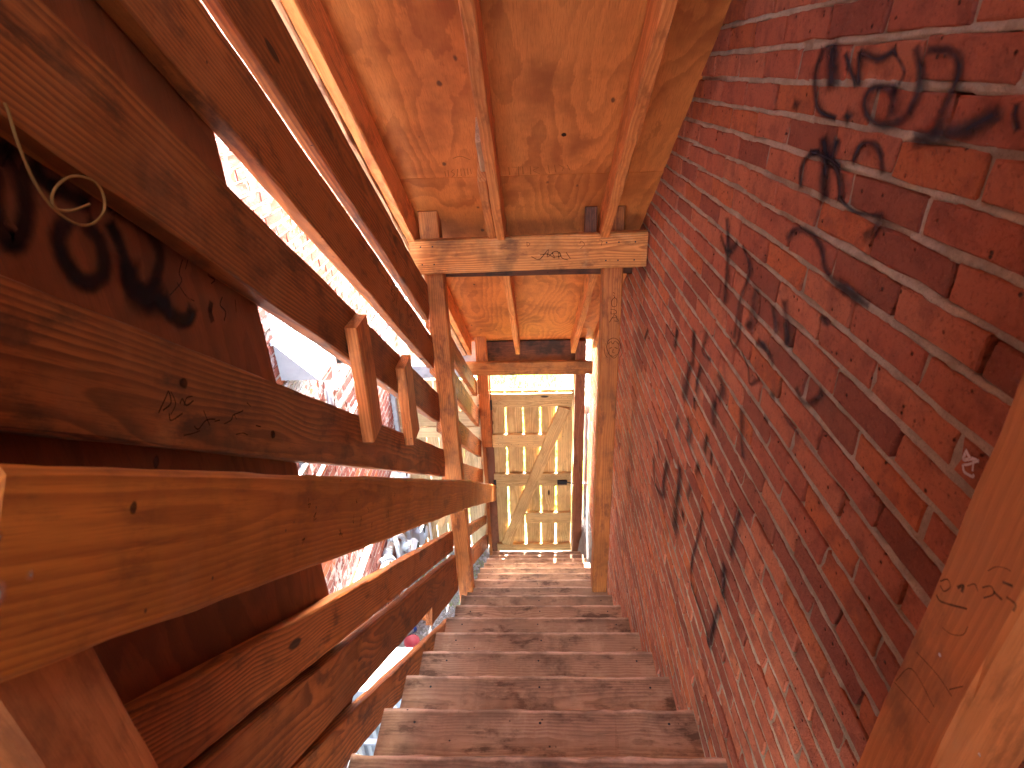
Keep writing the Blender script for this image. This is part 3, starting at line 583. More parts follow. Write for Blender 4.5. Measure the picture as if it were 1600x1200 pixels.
    a, b, c, e = idx[:-1, :-1].ravel(), idx[1:, :-1].ravel(), idx[1:, 1:].ravel(), idx[:-1, 1:].ravel()
    FF = np.stack([a, b, c, e] if sx < 0 else [a, e, c, b], 1)
    me = bpy.data.meshes.new('mortar'); me.vertices.add(len(VV)); me.vertices.foreach_set('co', VV.ravel().astype(np.float32))
    me.loops.add(FF.size); me.loops.foreach_set('vertex_index', FF.ravel().astype(np.int32)); me.polygons.add(len(FF))
    me.polygons.foreach_set('loop_start', np.arange(0, FF.size, 4, dtype=np.int32)); me.update(calc_edges=True); me.validate()
    me.materials.append(mortar); o = link('mortar', me, wall); place(o, Matrix.Identity(4))
    return wall

WALL_END = 5.42
bw = thing('brick_wall', (XW + .1, 2.5, GZ), 'long red brick wall beside the stairs, tagged with black spray paint', 'wall')
build_wall(bw, XW, 1, -1.6, WALL_END, GZ, 1.5, -.036, .785, (M['brick'], M['brick_s']), M['mortar'],
           lambda y, z: y > .3 and -1.0 < z + T * y < 1.7 and not (y < .68 and y / XW < 1.12), .009, .0022, .0003)
core = box('wall_core', (XW + .035, -1.6, GZ), (XW + .30, WALL_END, 1.5), M['mortar'], bw, .002)
box('wall_end', (XW + .003, WALL_END - .02, GZ), (XW + .30, WALL_END + .012, 1.5), M['brick_s'], bw, .002)
ws = D['wall']
for a, b in ((0, 13), (13, 19), (19, 29), (29, 42), (42, 58), (58, len(ws))):
    ribbon('graffiti', [(w_, [(XW - .0045, p[1], p[2]) for p in q]) for w_, q in ws[a:b]], (-1, 0, 0), M['black' if a < 19 else 'blackfaded'], bw, wmul=2.1, stretch=True)['label'] = 'black spray painted scrawl'
ribbon('graffiti', [(w_, [(XW - .0045, p[1], p[2]) for p in q]) for w_, q in D['white']], (-1, 0, 0), M['white'], bw, wmul=1.8)['label'] = 'small white paint marker letter'

def visL(y, z):
    k = .575 / 1.4; y2 = y * k; z2 = z * k
    if y2 < 1.18 and z2 + T * y2 < 1.1: return False
    h = z2 + T * y2
    return any(a < h < b for a, b in ((.67, .85), (.26, .50), (.03, .10), (-.40, -.24), (-.59, -.51), (-.95, -.76)))
bl = thing('brick_building', (XL - .1, 3.2, GZ), 'brick building across the alley, its wall bleached by daylight and hung with pipes', 'building')
build_wall(bl, XL, -1, -.6, 8.0, GZ, 1.3, -.02, .1, (M['brickL'], M['brickL_s']), M['mortarL'], visL, .03, .003, .0006)
box('wall_core', (XL - 4.0, -.6, GZ), (XL - .035, 8.0, 1.3), M['mortarL'], bl, .002)
box('plinth', (XL - .02, -.6, GZ - .02), (XL + .015, 4.9, GZ + .16), M['concrete'], bl, .004)

# ------------------------------------------------------------ staircase
st = thing('wooden_staircase', (0, 1.2, GZ), 'long straight wooden staircase with worn brown treads running down to the gate', 'staircase')
tmesh = [board_mesh(.972, .042, .285, ch=.007, jit=.0012, bow=.002, seg=.03, wear=.0022, name='tread') for _ in range(7)]
for m_ in tmesh: m_.materials.append(M['tread'])
TL = {0: -.003, 3: -.008, 5: .01}
for k in range(-2, 15):
    y, z = nosing(k)
    o = link('tread', tmesh[k % 7], st)
    xo = -.497 + random.uniform(-.006, .006)
    flip = k % 3 == 1
    # local x across, local z (width) along -Y .. nosing on +Y side
    if not flip: mx = basis((xo, y - .1425, z - .021), (1, 0, 0), (0, 0, -1), (0, 1, 0))
    else: mx = basis((xo + .972, y - .1425, z - .021), (-1, 0, 0), (0, 0, 1), (0, 1, 0))
    place(o, mx @ Matrix.Rotation(random.uniform(-.002, .002), 4, 'Y'))
for xs in (-.40, .0, .40):
    slope_board('stringer', xs - .02, xs + .02, .5, 4.72, -1.42, -1.16, M['darkwood'], st)
y_l = nosing(-3)[0]; z_l = nosing(-3)[1]
ld = thing('stair_landing', (0, -.5, z_l - .05), 'plank landing at the head of the stairs, just below the camera', 'landing')
for i in range(12):
    yb = y_l - .07 - i * .146
    board('plank', (-.66, yb, z_l - .02), (.55, yb, z_l - .02), .04, .14, (0, 1, 0), M['tread'], ld, wear=.001)
# kick board outside the treads, steeper than the flight
board('kick_board', (-.578, .55, -1.194 - .085), (-.578, 2.55, -3.022 - .085), .038, .128, (0, 1, .914), M['rail'], st)['label'] = 'steep board left of the treads'

# ------------------------------------------------------------ railing
rl = thing('stair_railing', (-.55, 2.9, GZ), 'tall red stained railing of wide sloping boards left of the stairs', 'railing')
XA, XB = -.595, -.556
def rail(ya, yb, ha, hb, ha2=None, hb2=None, x0=XA, x1=XB, mat='rail', label=None):
    o = slope_board('rail', x0, x1, ya, yb, ha, hb, M[mat], rl, ha2, hb2)
    if label: o['label'] = label
    return o
rails = {}
rails['b1'] = rail(-1.6, 2.935, 1.085, 1.30, 1.13, 1.30)
rails['b2'] = rail(-1.6, 2.93, .85, 1.055, .82, 1.022)
rails['b3'] = rail(-1.6, 2.93, .52, .725, .48, .665)
rails['b4'] = rail(-.9, 2.93, .073, .278, .095, .278, label='wide board with pen scribbles and two dark knots')
rails['b5'] = rail(-.2, 2.93, -.545, -.383, -.50, -.383)
rails['b6'] = rail(-.2, 2.93, -.765, -.555, -.79, -.575)
rail(3.0, 4.93, 1.09, 1.26); rail(3.0, 4.95, .81, 1.02, .75, .96); rail(3.0, 4.93, .415, .62, .39, .58)
rail(3.0, 4.93, .05, .233); rail(3.0, 4.98, -.50, -.388); rail(3.0, 5.02, -.84, -.665)
rail(2.14, 2.96, -.90, -.775, x0=-.594, x1=-.560, label='short broken board end at the post')
# torn end of the broken board
V = []; F = []
for i in range(26):
    a = random.random(); yb = 2.155 - random.uniform(.01, .06); h0 = -.895 + a * .115; xo = -.578 + random.uniform(-.014, .014)
    o0 = len(V); wv = random.uniform(.002, .006)
    for yy, ww in ((2.18, wv), (yb, wv * .15)):
        zc = h0 - T * yy - (2.18 - yy) * .5
        V += [(xo - ww, yy, zc - ww), (xo + ww, yy, zc - ww), (xo + ww, yy, zc + ww), (xo - ww, yy, zc + ww)]
    F += [(o0, o0 + 1, o0 + 5, o0 + 4), (o0 + 1, o0 + 2, o0 + 6, o0 + 5), (o0 + 2, o0 + 3, o0 + 7, o0 + 6), (o0 + 3, o0, o0 + 4, o0 + 7), (o0 + 4, o0 + 5, o0 + 6, o0 + 7)]
place(mesh_obj('torn_end', V, F, M['splinter'], rl), Matrix.Identity(4))['label'] = 'bright orange splintered wood'
def hr(ya, yb, ha, hb, ha2, hb2, x0, x1):
    return slope_board('handrail', x0, x1, ya, yb, ha, hb, M['handrail'], rl, ha2, hb2, ch=.008, bow=.002)
hr1 = hr(.285 + .02, 2.93, -.182, .026, -.150, .052, -.441, -.402)
hr1['label'] = 'near length of wide handrail board, with wavy grain and knots'
hr(2.936, 4.62, -.155, .046, -.165, .018, -.446, -.408)
# posts
def post(A, B, w, mat, parent, **kw): return board('post', A, B, w, w, (0, 1, 0), M[mat], parent, ch=.006, **kw)
post((-.4965, 2.975, GZ), (-.5195, 2.975, -.588), .1, 'post', rl)['label'] = 'square post where the two lengths of handrail meet'
post((-.494, .335, nosing(-3)[1]), (-.494, .335, 1.10), .1, 'nearpost', rl)['label'] = 'near square post at the head of the stairs'
post((-.494, 4.93, -3.30), (-.494, 4.93, -2.10), .1, 'post', rl)['label'] = 'upper length of the post beside the gate'
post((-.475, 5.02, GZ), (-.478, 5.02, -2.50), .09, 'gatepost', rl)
board('post', (-.527, 4.98, GZ), (-.527, 4.98, -3.34), .035, .09, (0, 1, 0), M['post'], rl)
# spacer blocks between the third and fourth boards
for (ya, yb, zt, zb) in ((1.555, 1.675, -.642, -1.03), (2.05, 2.19, -1.02, -1.375)):
    ym = (ya + yb) / 2
    board('spacer_block', (-.535, ym, zb), (-.535, ym + .012, zt), .038, (yb - ya), (0, 1, 0), M['post'], rl)
ribbon('pen_writing', D['rail_writing'], (1, 0, 0), M['pen'], rails['b4'])['label'] = 'black pen scribbles'
discs('knot', [((-.5535, .802, -.415), .014, .011), ((-.5535, 1.027, -.656), .014, .012)], (1, 0, 0), M['knot'], rails['b4'], (0, .78, -.62))
hx = -.4005
discs('knot', [((hx, .446, -.369), .0065, .0085), ((hx, .497, -.350), .006, .010)], (1, 0, 0), M['knot'], hr1, (0, .78, -.62))
discs('paint_fleck', [((hx, .322, -.293), .0045, .006), ((hx, .328, -.338), .005, .006), ((hx, .30, -.33), .010, .014)], (1, 0, 0), M['fleck'], hr1, (0, .78, -.62))
# faint pen scrawl on the handrail
sc = []
for q in range(16):
    y = random.uniform(.72, 1.5); h = random.uniform(-.13, .0); s = random.uniform(.006, .014)
    sc.append((.0022, [(hx, y + random.uniform(-s, s), h - T * y + random.uniform(-s, s)) for _ in range(5)]))
ribbon('pen_writing', sc, (1, 0, 0), M['pen'], hr1)['label'] = 'faint pen scrawl on the handrail'
for (y, h, hh) in ((2.2, .95, .1), (2.45, .94, .1)):
    sc = []
    for q in range(12):
        y1_ = y + random.uniform(-.07, .07); h1 = h + random.uniform(-.06, .06)
        sc.append((.004, [(-.5535, y1_ + random.uniform(-.02, .02), h1 - T * y1_ + random.uniform(-.02, .02)) for _ in range(4)]))
    ribbon('pen_writing', sc, (1, 0, 0), M['pen'], rails['b2'])['label'] = 'looping marker scribble'

# ------------------------------------------------------------ canopy (underside of the upper flight)
cn = thing('stair_canopy', (0, 2.9, 0), 'sloping plywood and joist underside of the flight above the stairs', 'canopy')
JL, JH = 1.52, 1.70
slope_board('joist', -.622, -.582, -1.6, 4.93, JL, JH, M['joist'], cn)
slope_board('fascia_board', -.668, -.628, -1.3, 4.95, JL - .005, JH + .06, M['roughjoist'], cn, jit=.002)['label'] = 'pale rough outer board'
slope_board('joist', -.178, -.137, -1.3, 4.93, JL, JH, M['joist'], cn)
slope_board('joist', .330, .372, -1.3, 4.93, JL, JH, M['joist'], cn, jit=.0018)
slope_board('joist', -.222, -.183, 2.50, 2.93, JL + .012, JH, M['joist'], cn)['label'] = 'short doubled joist end'
slope_board('joist', .525, .560, 3.3, 4.93, JL + .06, JH, M['joist'], cn)
slope_board('shim', -.205, -.184, 2.33, 2.49, JL + .05, JH, M['roughjoist'], cn)
def panel(Ya, Yb, X0, X1, h, mat, parent, th=.016):
    A = Vector(((X0 + X1) / 2, Ya, h + th * .5 - T * Ya)); B = Vector(((X0 + X1) / 2, Yb, h + th * .5 - T * Yb))
    return board('plywood_panel', A, B, X1 - X0, th, (0, SS, CS), mat, parent, ch=.001, jit=.0002, bow=.0004, seg=.3)
panel(-1.6, .62, -.70, .60, JH + .003, M['ply'], cn)
panel(.622, 2.70, -.70, .60, JH + .003, M['ply'], cn)
panel(2.702, 5.02, -.90, .60, JH + .003, M['ply'], cn)
for ys in (.62, 2.70): board('seam_light_stop', (-.70, ys, JH + .045 - T * ys), (.60, ys, JH + .045 - T * ys), .02, .12, (0, CS, -SS), M['joist'], cn)  # unseen strips added over the panel seams to stop light leaking through
# cross beams
def cross(Yc, th, X0, X1, z0, z1, mat, name='cross_beam', tilt=0.):
    zc = (z0 + z1) / 2
    return board(name, (X0, Yc, zc - tilt), (X1, Yc, zc + tilt), th, z1 - z0, (0, 0, 1), M[mat], cn, ch=.005)
cb = cross(2.90, .04, -.615, .561, -.885, -.712, 'beam', tilt=.008); cb['label'] = 'nearer cross beam with a pen tag'
cross(3.045, .04, -.58, .52, -.955, -.76, 'darkwood')['label'] = 'dark board behind the nearer cross beam'
cross(4.86, .04, -.655, .527, -2.478, -2.345, 'beam', tilt=-.001)['label'] = 'far cross beam above the gate'
cross(4.985, .035, -.445, .38, -2.42, -2.19, 'darkwood', 'blocking_board')['label'] = 'board black with mould'
ribbon('pen_writing', [(w_, [(p[0], 2.8785, p[2]) for p in q]) for w_, q in D['beam_writing']], (0, -1, 0), M['pen'], cb)
ribbon('ink_stamp', D['stamp'], (0, -SS, -CS), M['stamp'], cn)['label'] = 'faded printed plywood stamp'
discs('knot', [((.125, 2.461, 1.6985 - T * 2.461), .013, .017)], (0, -SS, -CS), M['knot'], cn, (1, 0, 0))
board('end_board', (-.95, 5.06, -2.36), (-.50, 5.06, -2.36), .03, .34, (0, 0, 1), M['slate'], cn)['label'] = 'grey board end beside the gate post'
# right posts of the canopy
rp = post((.4315, 2.975, GZ), (.403, 2.975, -.588), .1, 'post', cn); rp['label'] = 'tall square post against the brick wall, with a pen drawing of a face'
ribbon('pen_drawing', [(w_, [(p[0], 2.9215, p[2]) for p in q]) for w_, q in D['post_writing']], (0, -1, 0), M['pen'], rp)['label'] = 'pen scrawl and small sketch of a face'
board('post_stub', (.385 - .1, 2.96, -.80), (.385 - .1, 2.96, -.588), .06, .06, (0, 1, 0), M['darkwood'], cn)

pw = thing('skylight_block_wall', (0, -1.62, nosing(-3)[1]), 'unseen plank wall added behind the camera to shut out skylight', 'wall')  # unseen wall, added to keep skylight off the near boards and posts
for i in range(13):
    zc = nosing(-3)[1] + .09 + i * .178
    board('plank', (-.66, -1.62, zc), (.56, -1.62, zc), .03, .17, (0, 0, 1), M['joist'], pw)
np_ = thing('wooden_post', (.5, .45, nosing(-3)[1]), 'thick orange-brown post in the lower right corner, scribbled with pen', 'post')
board('shaft', (.5, .451, nosing(-3)[1]), (.5, .451, 1.15), .1, .1, (0, 1, 0), M['nearpost'], np_, ch=.005)
ribbon('pen_writing', [(w_, [(.4485, p[1], p[2]) for p in q]) for w_, q in D['near_post_writing']], (-1, 0, 0), M['pen'], np_)
discs('screw_head', [((.4487, .452, -.592), .003, .003), ((.49, .3995, -.69), .003, .003)], (-1, 0, 0), M['white'], np_, (0, 1, 0))

# ------------------------------------------------------------ plywood screen outside the railing
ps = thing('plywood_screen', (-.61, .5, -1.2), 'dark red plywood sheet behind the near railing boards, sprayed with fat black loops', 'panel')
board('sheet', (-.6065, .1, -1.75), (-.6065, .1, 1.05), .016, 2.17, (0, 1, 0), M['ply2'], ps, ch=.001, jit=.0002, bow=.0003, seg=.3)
board('sheet', (-.6065, -.805, -1.3), (-.6065, -.805, 2.2), .016, 1.62, (0, 1, 0), M['ply2'], ps, ch=.001, jit=.0002, bow=.0003, seg=.3)  # second sheet, out of view, added to darken the near end
ribbon('graffiti', [(w_, [(-.5978, p[1], p[2]) for p in q]) for w_, q in D['screen'][:7]], (1, 0, 0), M['blackfat'], ps, wmul=2.5)
ribbon('pen_writing', [(w_, [(-.5978, p[1], p[2]) for p in q]) for w_, q in D['screen'][7:]], (1, 0, 0), M['pen'], ps)
cd = tube('looped_cord', smooth_pts([Vector(p) * .965 for p in D['cord']]), .0017, M['cord'], None, 8)
tag(cd, 'thin tan cord curled into a loop, hanging in front of the plywood sheet', 'cord')

# ------------------------------------------------------------ gate
gt = thing('wooden_gate', (0, 5, GZ), 'tan plank gate with a diagonal brace at the foot of the stairs', 'gate')
ed = [(-.432, -.456), (-.298, -.309), (-.126, -.1295), (.041, .0405), (.211, .194), (.356, .368)]
for i in range(5):
    a0, a1 = ed[i]; b0, b1 = ed[i + 1]; g = .0095
    l0, l1 = a0 + (g if i else 0), a1 + (g if i else 0); r0, r1 = b0 - (g if i < 4 else 0), b1 - (g if i < 4 else 0)
    board('plank', ((l1 + r1) / 2, 5.0, -4.74), ((l0 + r0) / 2, 5.0, -2.71 + random.uniform(-.004, .004)), .02, ((r0 - l0) + (r1 - l1)) / 2, (1, 0, 0), M['gate'], gt, ch=.002)
for (x0, x1, z0, z1) in ((-.430, .352, -2.884, -2.735), (-.44, .115, -3.355, -3.205), (-.445, .36, -3.848, -3.69), (-.13, .365, -4.355, -4.21), (-.452, .366, -4.752, -4.655)):
    board('cross_rail', (x0, 4.969, (z0 + z1) / 2), (x1, 4.969, (z0 + z1) / 2), .034, z1 - z0, (0, 0, 1), M['gate'], gt)
board('brace', (-.345, 4.952, -4.648), (.278, 4.952, -2.892), .036, .118, (-1, 0, .35), M['gate'], gt)
la = box('latch', (.215, 4.925, -3.815), (.315, 4.95, -3.765), M['dark'], gt)
tube('latch_bolt', [(.30, 4.94, -3.79), (.385, 4.93, -3.80)], .006, M['dark'], la)
for z in (-2.86, -3.82): box('hinge', (-.452, 4.94, z - .05), (-.425, 4.955, z + .06), M['dark'], gt)
gp = thing('gate_post', (.425, 4.94, GZ), 'dark red square post to the right of the gate', 'post')
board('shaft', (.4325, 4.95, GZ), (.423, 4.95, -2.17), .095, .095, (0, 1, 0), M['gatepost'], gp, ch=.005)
board('stop_strip', (.378, 5.02, GZ), (.372, 5.02, -2.5), .012, .05, (0, 1, 0), M['fence'], gp)
cb_ = tube('dangling_cable', smooth_pts([(.40, 4.885, -2.50), (.429, 4.885, -2.523), (.464, 4.89, -2.715), (.44, 4.885, -2.86), (.421, 4.885, -2.984), (.416, 4.885, -3.2), (.418, 4.885, -3.413), (.43, 4.885, -3.6), (.451, 4.885, -3.75), (.473, 4.885, -3.841), (.50, 4.90, -3.80), (.505, 4.92, -3.5)]), .003, M['cable'])
tag(cb_, 'thin reddish cable dangling down the right gate post', 'cable')
pv = thing('drain_pipe', (.515, 5.02, GZ), 'narrow grey vertical pipe between the gate post and brick wall', 'pipe')
tube('pipe', [(.522, 5.03, GZ), (.502, 5.03, -2.95)], .021, M['galv'], pv)
tube('collar', [(.503, 5.03, -3.0), (.502, 5.03, -2.90)], .03, M['whitepipe'], pv)
tube('valve', [(.49, 5.0, -3.87), (.53, 5.0, -3.85)], .02, M['whitepipe'], pv)
cc = mesh_obj('concrete_footing', [(.43, 4.62, GZ), (.566, 4.40, GZ), (.566, 4.40, -4.42), (.50, 4.62, -4.52), (.43, 5.3, GZ), (.566, 5.3, GZ), (.566, 5.3, -4.12), (.50, 5.3, -4.22)],
              [(0, 1, 2, 3), (4, 7, 6, 5), (0, 3, 7, 4), (3, 2, 6, 7), (1, 5, 6, 2), (0, 4, 5, 1)], M['concrete'])
tag(cc, 'rough grey concrete footing against the wall at the stair foot', 'footing')

def nails(parent, pts, nrm, r=.0035):
    V = []; F = []; nrm = Vector(nrm); a1 = nrm.orthogonal().normalized(); a2 = nrm.cross(a1)
    for c in pts:
        c = Vector(c); o = len(V)
        for lvl, (rr, hh) in enumerate(((1., 0), (.8, .0014))):
            for k in range(6): V.append(c + (a1 * math.cos(k * 1.0472) + a2 * math.sin(k * 1.0472)) * r * rr + nrm * hh)
        F.append(tuple(o + 6 + k for k in range(6)))
        for k in range(6): F.append((o + k, o + (k + 1) % 6, o + 6 + (k + 1) % 6, o + 6 + k))
    ob = mesh_obj('nail_heads', V, F, M['dark'], parent); place(ob, Matrix.Identity(4)); ob['kind'] = 'stuff'; return ob
xs_ = [-.38, -.34, -.25, -.18, -.09, -.03, .09, .15, .25, .31]
nails(gt, [(x, 4.9515, z) for x in xs_ for z in (-2.78, -2.84)] + [(x, 4.9515, z) for x in xs_[:6] for z in (-3.24, -3.32)] + [(x, 4.9515, z) for x in xs_ for z in (-3.72, -3.81)], (0, -1, 0))
nails(st, [(x + random.uniform(-.01, .01), nosing(k)[0] - d_, nosing(k)[1] + .0005) for k in range(-1, 15) for x in (-.40, 0, .40) for d_ in (.05, .17)], (0, 0, 1), .0045)
nails(rl, [(-.5555, y + dy, h - T * (y + dy)) for y in (2.80, ) for dy in (0, .04) for h in (.12, .22, .53, .63, .88, .99, 1.2, 1.27, -.42, -.48, -.62, -.72)], (1, 0, 0), .0045)
nails(cn, [(x, 2.8795, z) for x in (-.56, -.50, .36, .42, .50) for z in (-.75, -.84)], (0, -1, 0), .0045)

# ------------------------------------------------------------ fence across the alley
fe = thing('board_fence', (-1.0, 5.06, GZ), 'pale new board fence with a stone cap closing the alley left of the gate', 'fence')
for i in range(7):
    x0 = -1.385 + i * .126
    board('plank', (x0 + .06, 5.09, GZ + .03), (x0 + .06, 5.09, -2.64), .02, .118, (1, 0, 0), M['fence'], fe, ch=.002)
for (z0, z1, mt) in ((-3.28, -3.16, 'fence'), (-4.10, -3.98, 'fence'), (-2.97, -2.80, 'fence')):
    board('cross_rail', (-1.385, 5.055, (z0 + z1) / 2), (-.53, 5.055, (z0 + z1) / 2), .036, z1 - z0, (0, 0, 1), M[mt], fe)
board('backing_board', (-1.385, 5.06, -3.07), (-.53, 5.06, -3.07), .02, .17, (0, 0, 1), M['fence'], fe)
board('cap', (-1.39, 5.08, -2.52), (-.60, 5.08, -2.52), .12, .13, (0, 0, 1), M['slate'], fe, jit=.003)
board('post', (-.62, 5.10, GZ), (-.62, 5.10, -2.6), .09, .09, (0, 1, 0), M['fence'], fe)
for s in range(2):
    board('brace', (-1.2 + s * .12, 5.03, -4.6), (-.75 + s * .1, 5.03, -3.3), .018, .04, (-1, 0, .4), M['fence'], fe)

# ------------------------------------------------------------ fittings on the building across the alley
vh = thing('vent_hood', (XL, 2.98, -1.45), 'big white sheet metal vent hood on the alley wall', 'vent hood')
Yn, Yf, zt, zb, xo = 2.822, 3.128, -1.235, -1.455, -1.184
e = .006
hv = [(XL + .004, Yn, zt), (XL + .004, Yf, zt), (xo, Yf, zb), (xo, Yn, zb), (XL + .004, Yn, zb), (XL + .004, Yf, zb), (xo, Yf, zb - .012), (xo, Yn, zb - .012)]
place(mesh_obj('sloping_top', [hv[0], hv[1], hv[2], hv[3], hv[7], hv[6]], [(0, 3, 2, 1), (3, 4, 5, 2)], M['whitemetal'], vh), Matrix.Identity(4))
place(mesh_obj('side_cheek', [(x, y + .002, z) for x, y, z in (hv[0], hv[3], hv[4])], [(0, 2, 1)], M['greymetal'], vh), Matrix.Identity(4))  # cheeks of the white hood greyed, shade put into the colour
place(mesh_obj('side_cheek', [(x, y - .002, z) for x, y, z in (hv[1], hv[2], hv[5])], [(0, 1, 2)], M['greymetal'], vh), Matrix.Identity(4))
box('flange', (XL, Yn - .02, zt - .005), (XL + .012, Yf + .02, zt + .02), M['whitemetal'], vh)
def mesh_grille(name, y0, y1, z0, z1, parent, x):
    V = []; F = []; n = 0
    def bar(A, B, w):
        nonlocal n
        A, B = Vector(A), Vector(B); d = (B - A).normalized(); s = Vector((1, 0, 0)).cross(d) * w; t = Vector((w, 0, 0))
        o = len(V)
        for P_ in (A, B): V.extend([P_ - s - t, P_ + s - t, P_ + s + t, P_ - s + t])
        F.extend([(o, o + 1, o + 5, o + 4), (o + 1, o + 2, o + 6, o + 5), (o + 2, o + 3, o + 7, o + 6), (o + 3, o, o + 4, o + 7)])
    k = .022; m = int((y1 - y0) / k)
    for i in range(m + 1): bar((x, y0 + i * k, z0), (x, y0 + i * k, z1), .0035)
    m = int((z1 - z0) / .028)
    for i in range(m + 1): bar((x, y0, z0 + i * .028), (x, y1, z0 + i * .028), .004)
    return place(mesh_obj(name, V, F, M['whitemetal'], parent), Matrix.Identity(4))
mesh_grille('mesh_grille', 2.80, 3.14, -1.20, -1.06, vh, XL + .03)
mesh_grille('mesh_grille', 2.80, 3.02, -1.60, -1.47, vh, XL + .03)
box('vent_box', (XL, 3.20, -1.42), (XL + .06, 3.42, -1.28), M['whitemetal'], vh)

def hpipe(z, ya, yb, r, mat, label, cat='pipe', x=None, name='wall_pipe', cl=.6, group=None):
    x = XL + r + .012 if x is None else x
    t = thing(name, (x, (ya + yb) / 2, z), label, cat, group)
    tube('pipe', [(x, ya, z), (x, yb, z)], r, M[mat], t)
    y = ya + .2
    while y < yb - .05:
        box('pipe_clip', (XL, y, z - r * 1.6), (x + r * .4, y + .02, z + r * 1.6), M['galv'], t, .001); y += cl
    return t
hpipe(-1.848, 3.42, 7.6, .016, 'whitepipe', 'highest thin white pipe along the alley wall, above the hooked pipe')
hpipe(-2.10, 4.6, 7.6, .022, 'galv', 'grey pipe under the highest white pipe on the alley wall')
hpipe(-2.012, .2, 4.5, .017, 'galv', 'grey conduit just under the hooked white pipe')
hpipe(-2.20, .2, 4.9, .014, 'whitepipe', 'thin white conduit below the vent hood')
hpipe(-3.34, .2, 4.6, .024, 'whitepipe', 'straight white pipe low on the alley wall above the meters')
lp = hpipe(-3.80, 1.2, 4.2, .034, 'whitepipe', 'thickest white pipe, low on the alley wall, running to the meters', cl=.9)
for y in (3.62, 3.9): tube('coupling', [(XL + .046, y, -3.80), (XL + .046, y + .07, -3.80)], .045, M['galv'], lp)
hk = thing('hooked_pipe', (XL + .05, 3.55, -1.75), 'short hooked pipe with a black fitting beside the vent hood', 'pipe')
tube('pipe', smooth_pts([(XL + .05, 3.90, -1.83), (XL + .05, 3.6, -1.845), (XL + .06, 3.47, -1.85), (XL + .06, 3.43, -1.80), (XL + .06, 3.47, -1.73), (XL + .04, 3.52, -1.64), (XL + .0, 3.55, -1.58)]), .017, M['whitepipe'], hk)
tube('fitting', [(XL + .05, 3.64, -1.74), (XL + .05, 3.66, -1.65)], .03, M['dark'], hk)
tube('strap', [(XL + .03, 3.40, -1.76), (XL + .03, 3.33, -2.05)], .022, M['galv'], hk)
dp = thing('downspout', (XL + .05, 5.5, -2.3), 'grey vertical downspout on the far alley wall above the fence', 'downspout')
box('pipe', (XL, 5.47, -2.62), (XL + .07, 5.56, -2.2), M['galv'], dp)
tube('elbow', smooth_pts([(XL + .04, 5.515, -2.2), (XL + .04, 5.50, -2.12), (XL + .03, 5.40, -2.06), (XL + .03, 5.2, -2.04)]), .04, M['galv'], dp)
cbd = tag(box('corner_board', (XL + .002, 4.90, GZ), (XL + .04, 4.965, -2.62), M['slate']), 'narrow grey corner strip where the fence meets the alley wall', 'trim')

# gas meters
def gas_meter(loc, s, label):
    x, y, z = loc
    t = thing('gas_meter', (x, y, z - .16 * s), label, 'gas meter', 'gas meters at the end of the alley')
    box('body', (x - .07 * s, y - .1 * s, z - .11 * s), (x + .07 * s, y + .1 * s, z + .09 * s), M['whitemetal'], t, .03 * s)
    tube('bowl', [(x - .06 * s, y, z - .02), (x + .05 * s, y, z - .02), (x + .095 * s, y, z - .02)], [.085 * s, .085 * s, .05 * s], M['whitemetal'], t, 16)
    box('dial_window', (x + .07 * s, y - .05 * s, z + .015 * s), (x + .082 * s, y + .05 * s, z + .07 * s), M['dark'], t, .004)
    tube('pipe', smooth_pts([(x, y - .07 * s, z + .08 * s), (x, y - .07 * s, z + .20 * s), (x - .03, y - .09 * s, z + .26 * s), (XL + .05, y - .14 * s, z + .27 * s)]), .02 * s, M['galv'], t)
    tube('pipe', smooth_pts([(x, y + .07 * s, z + .08 * s), (x, y + .07 * s, z + .22 * s), (x - .03, y + .09 * s, z + .3 * s), (XL + .05, y + .14 * s, z + .3 * s)]), .02 * s, M['galv'], t)
    tube('regulator', [(x - .02, y - .07 * s, z + .15 * s), (x + .05, y - .07 * s, z + .15 * s)], [.05 * s, .03 * s], M['whitemetal'], t, 14)
    return t
gas_meter((-1.26, 3.86, -3.98), 1.15, 'white gas meter nearest the stairs at the end of the thick white pipe')
gas_meter((-1.24, 4.20, -4.05), 1.2, 'white gas meter between its two neighbours at the end of the alley')
gas_meter((-1.23, 4.56, -4.10), 1.15, 'white gas meter farthest along, next to the board fence')
gas_meter((-1.28, 4.47, -3.33), .8, 'small white gas meter mounted high near the fence')
op = thing('copper_pipe', (-1.27, 4.9, -4.3), 'pair of orange copper pipes rising beside the fence', 'pipe')
tube('pipe', [(-1.25, 4.90, GZ), (-1.25, 4.90, -4.0)], .02, M['splinter'], op)
tube('pipe', [(-1.18, 4.93, GZ), (-1.18, 4.93, -4.05)], .014, M['whitepipe'], op)

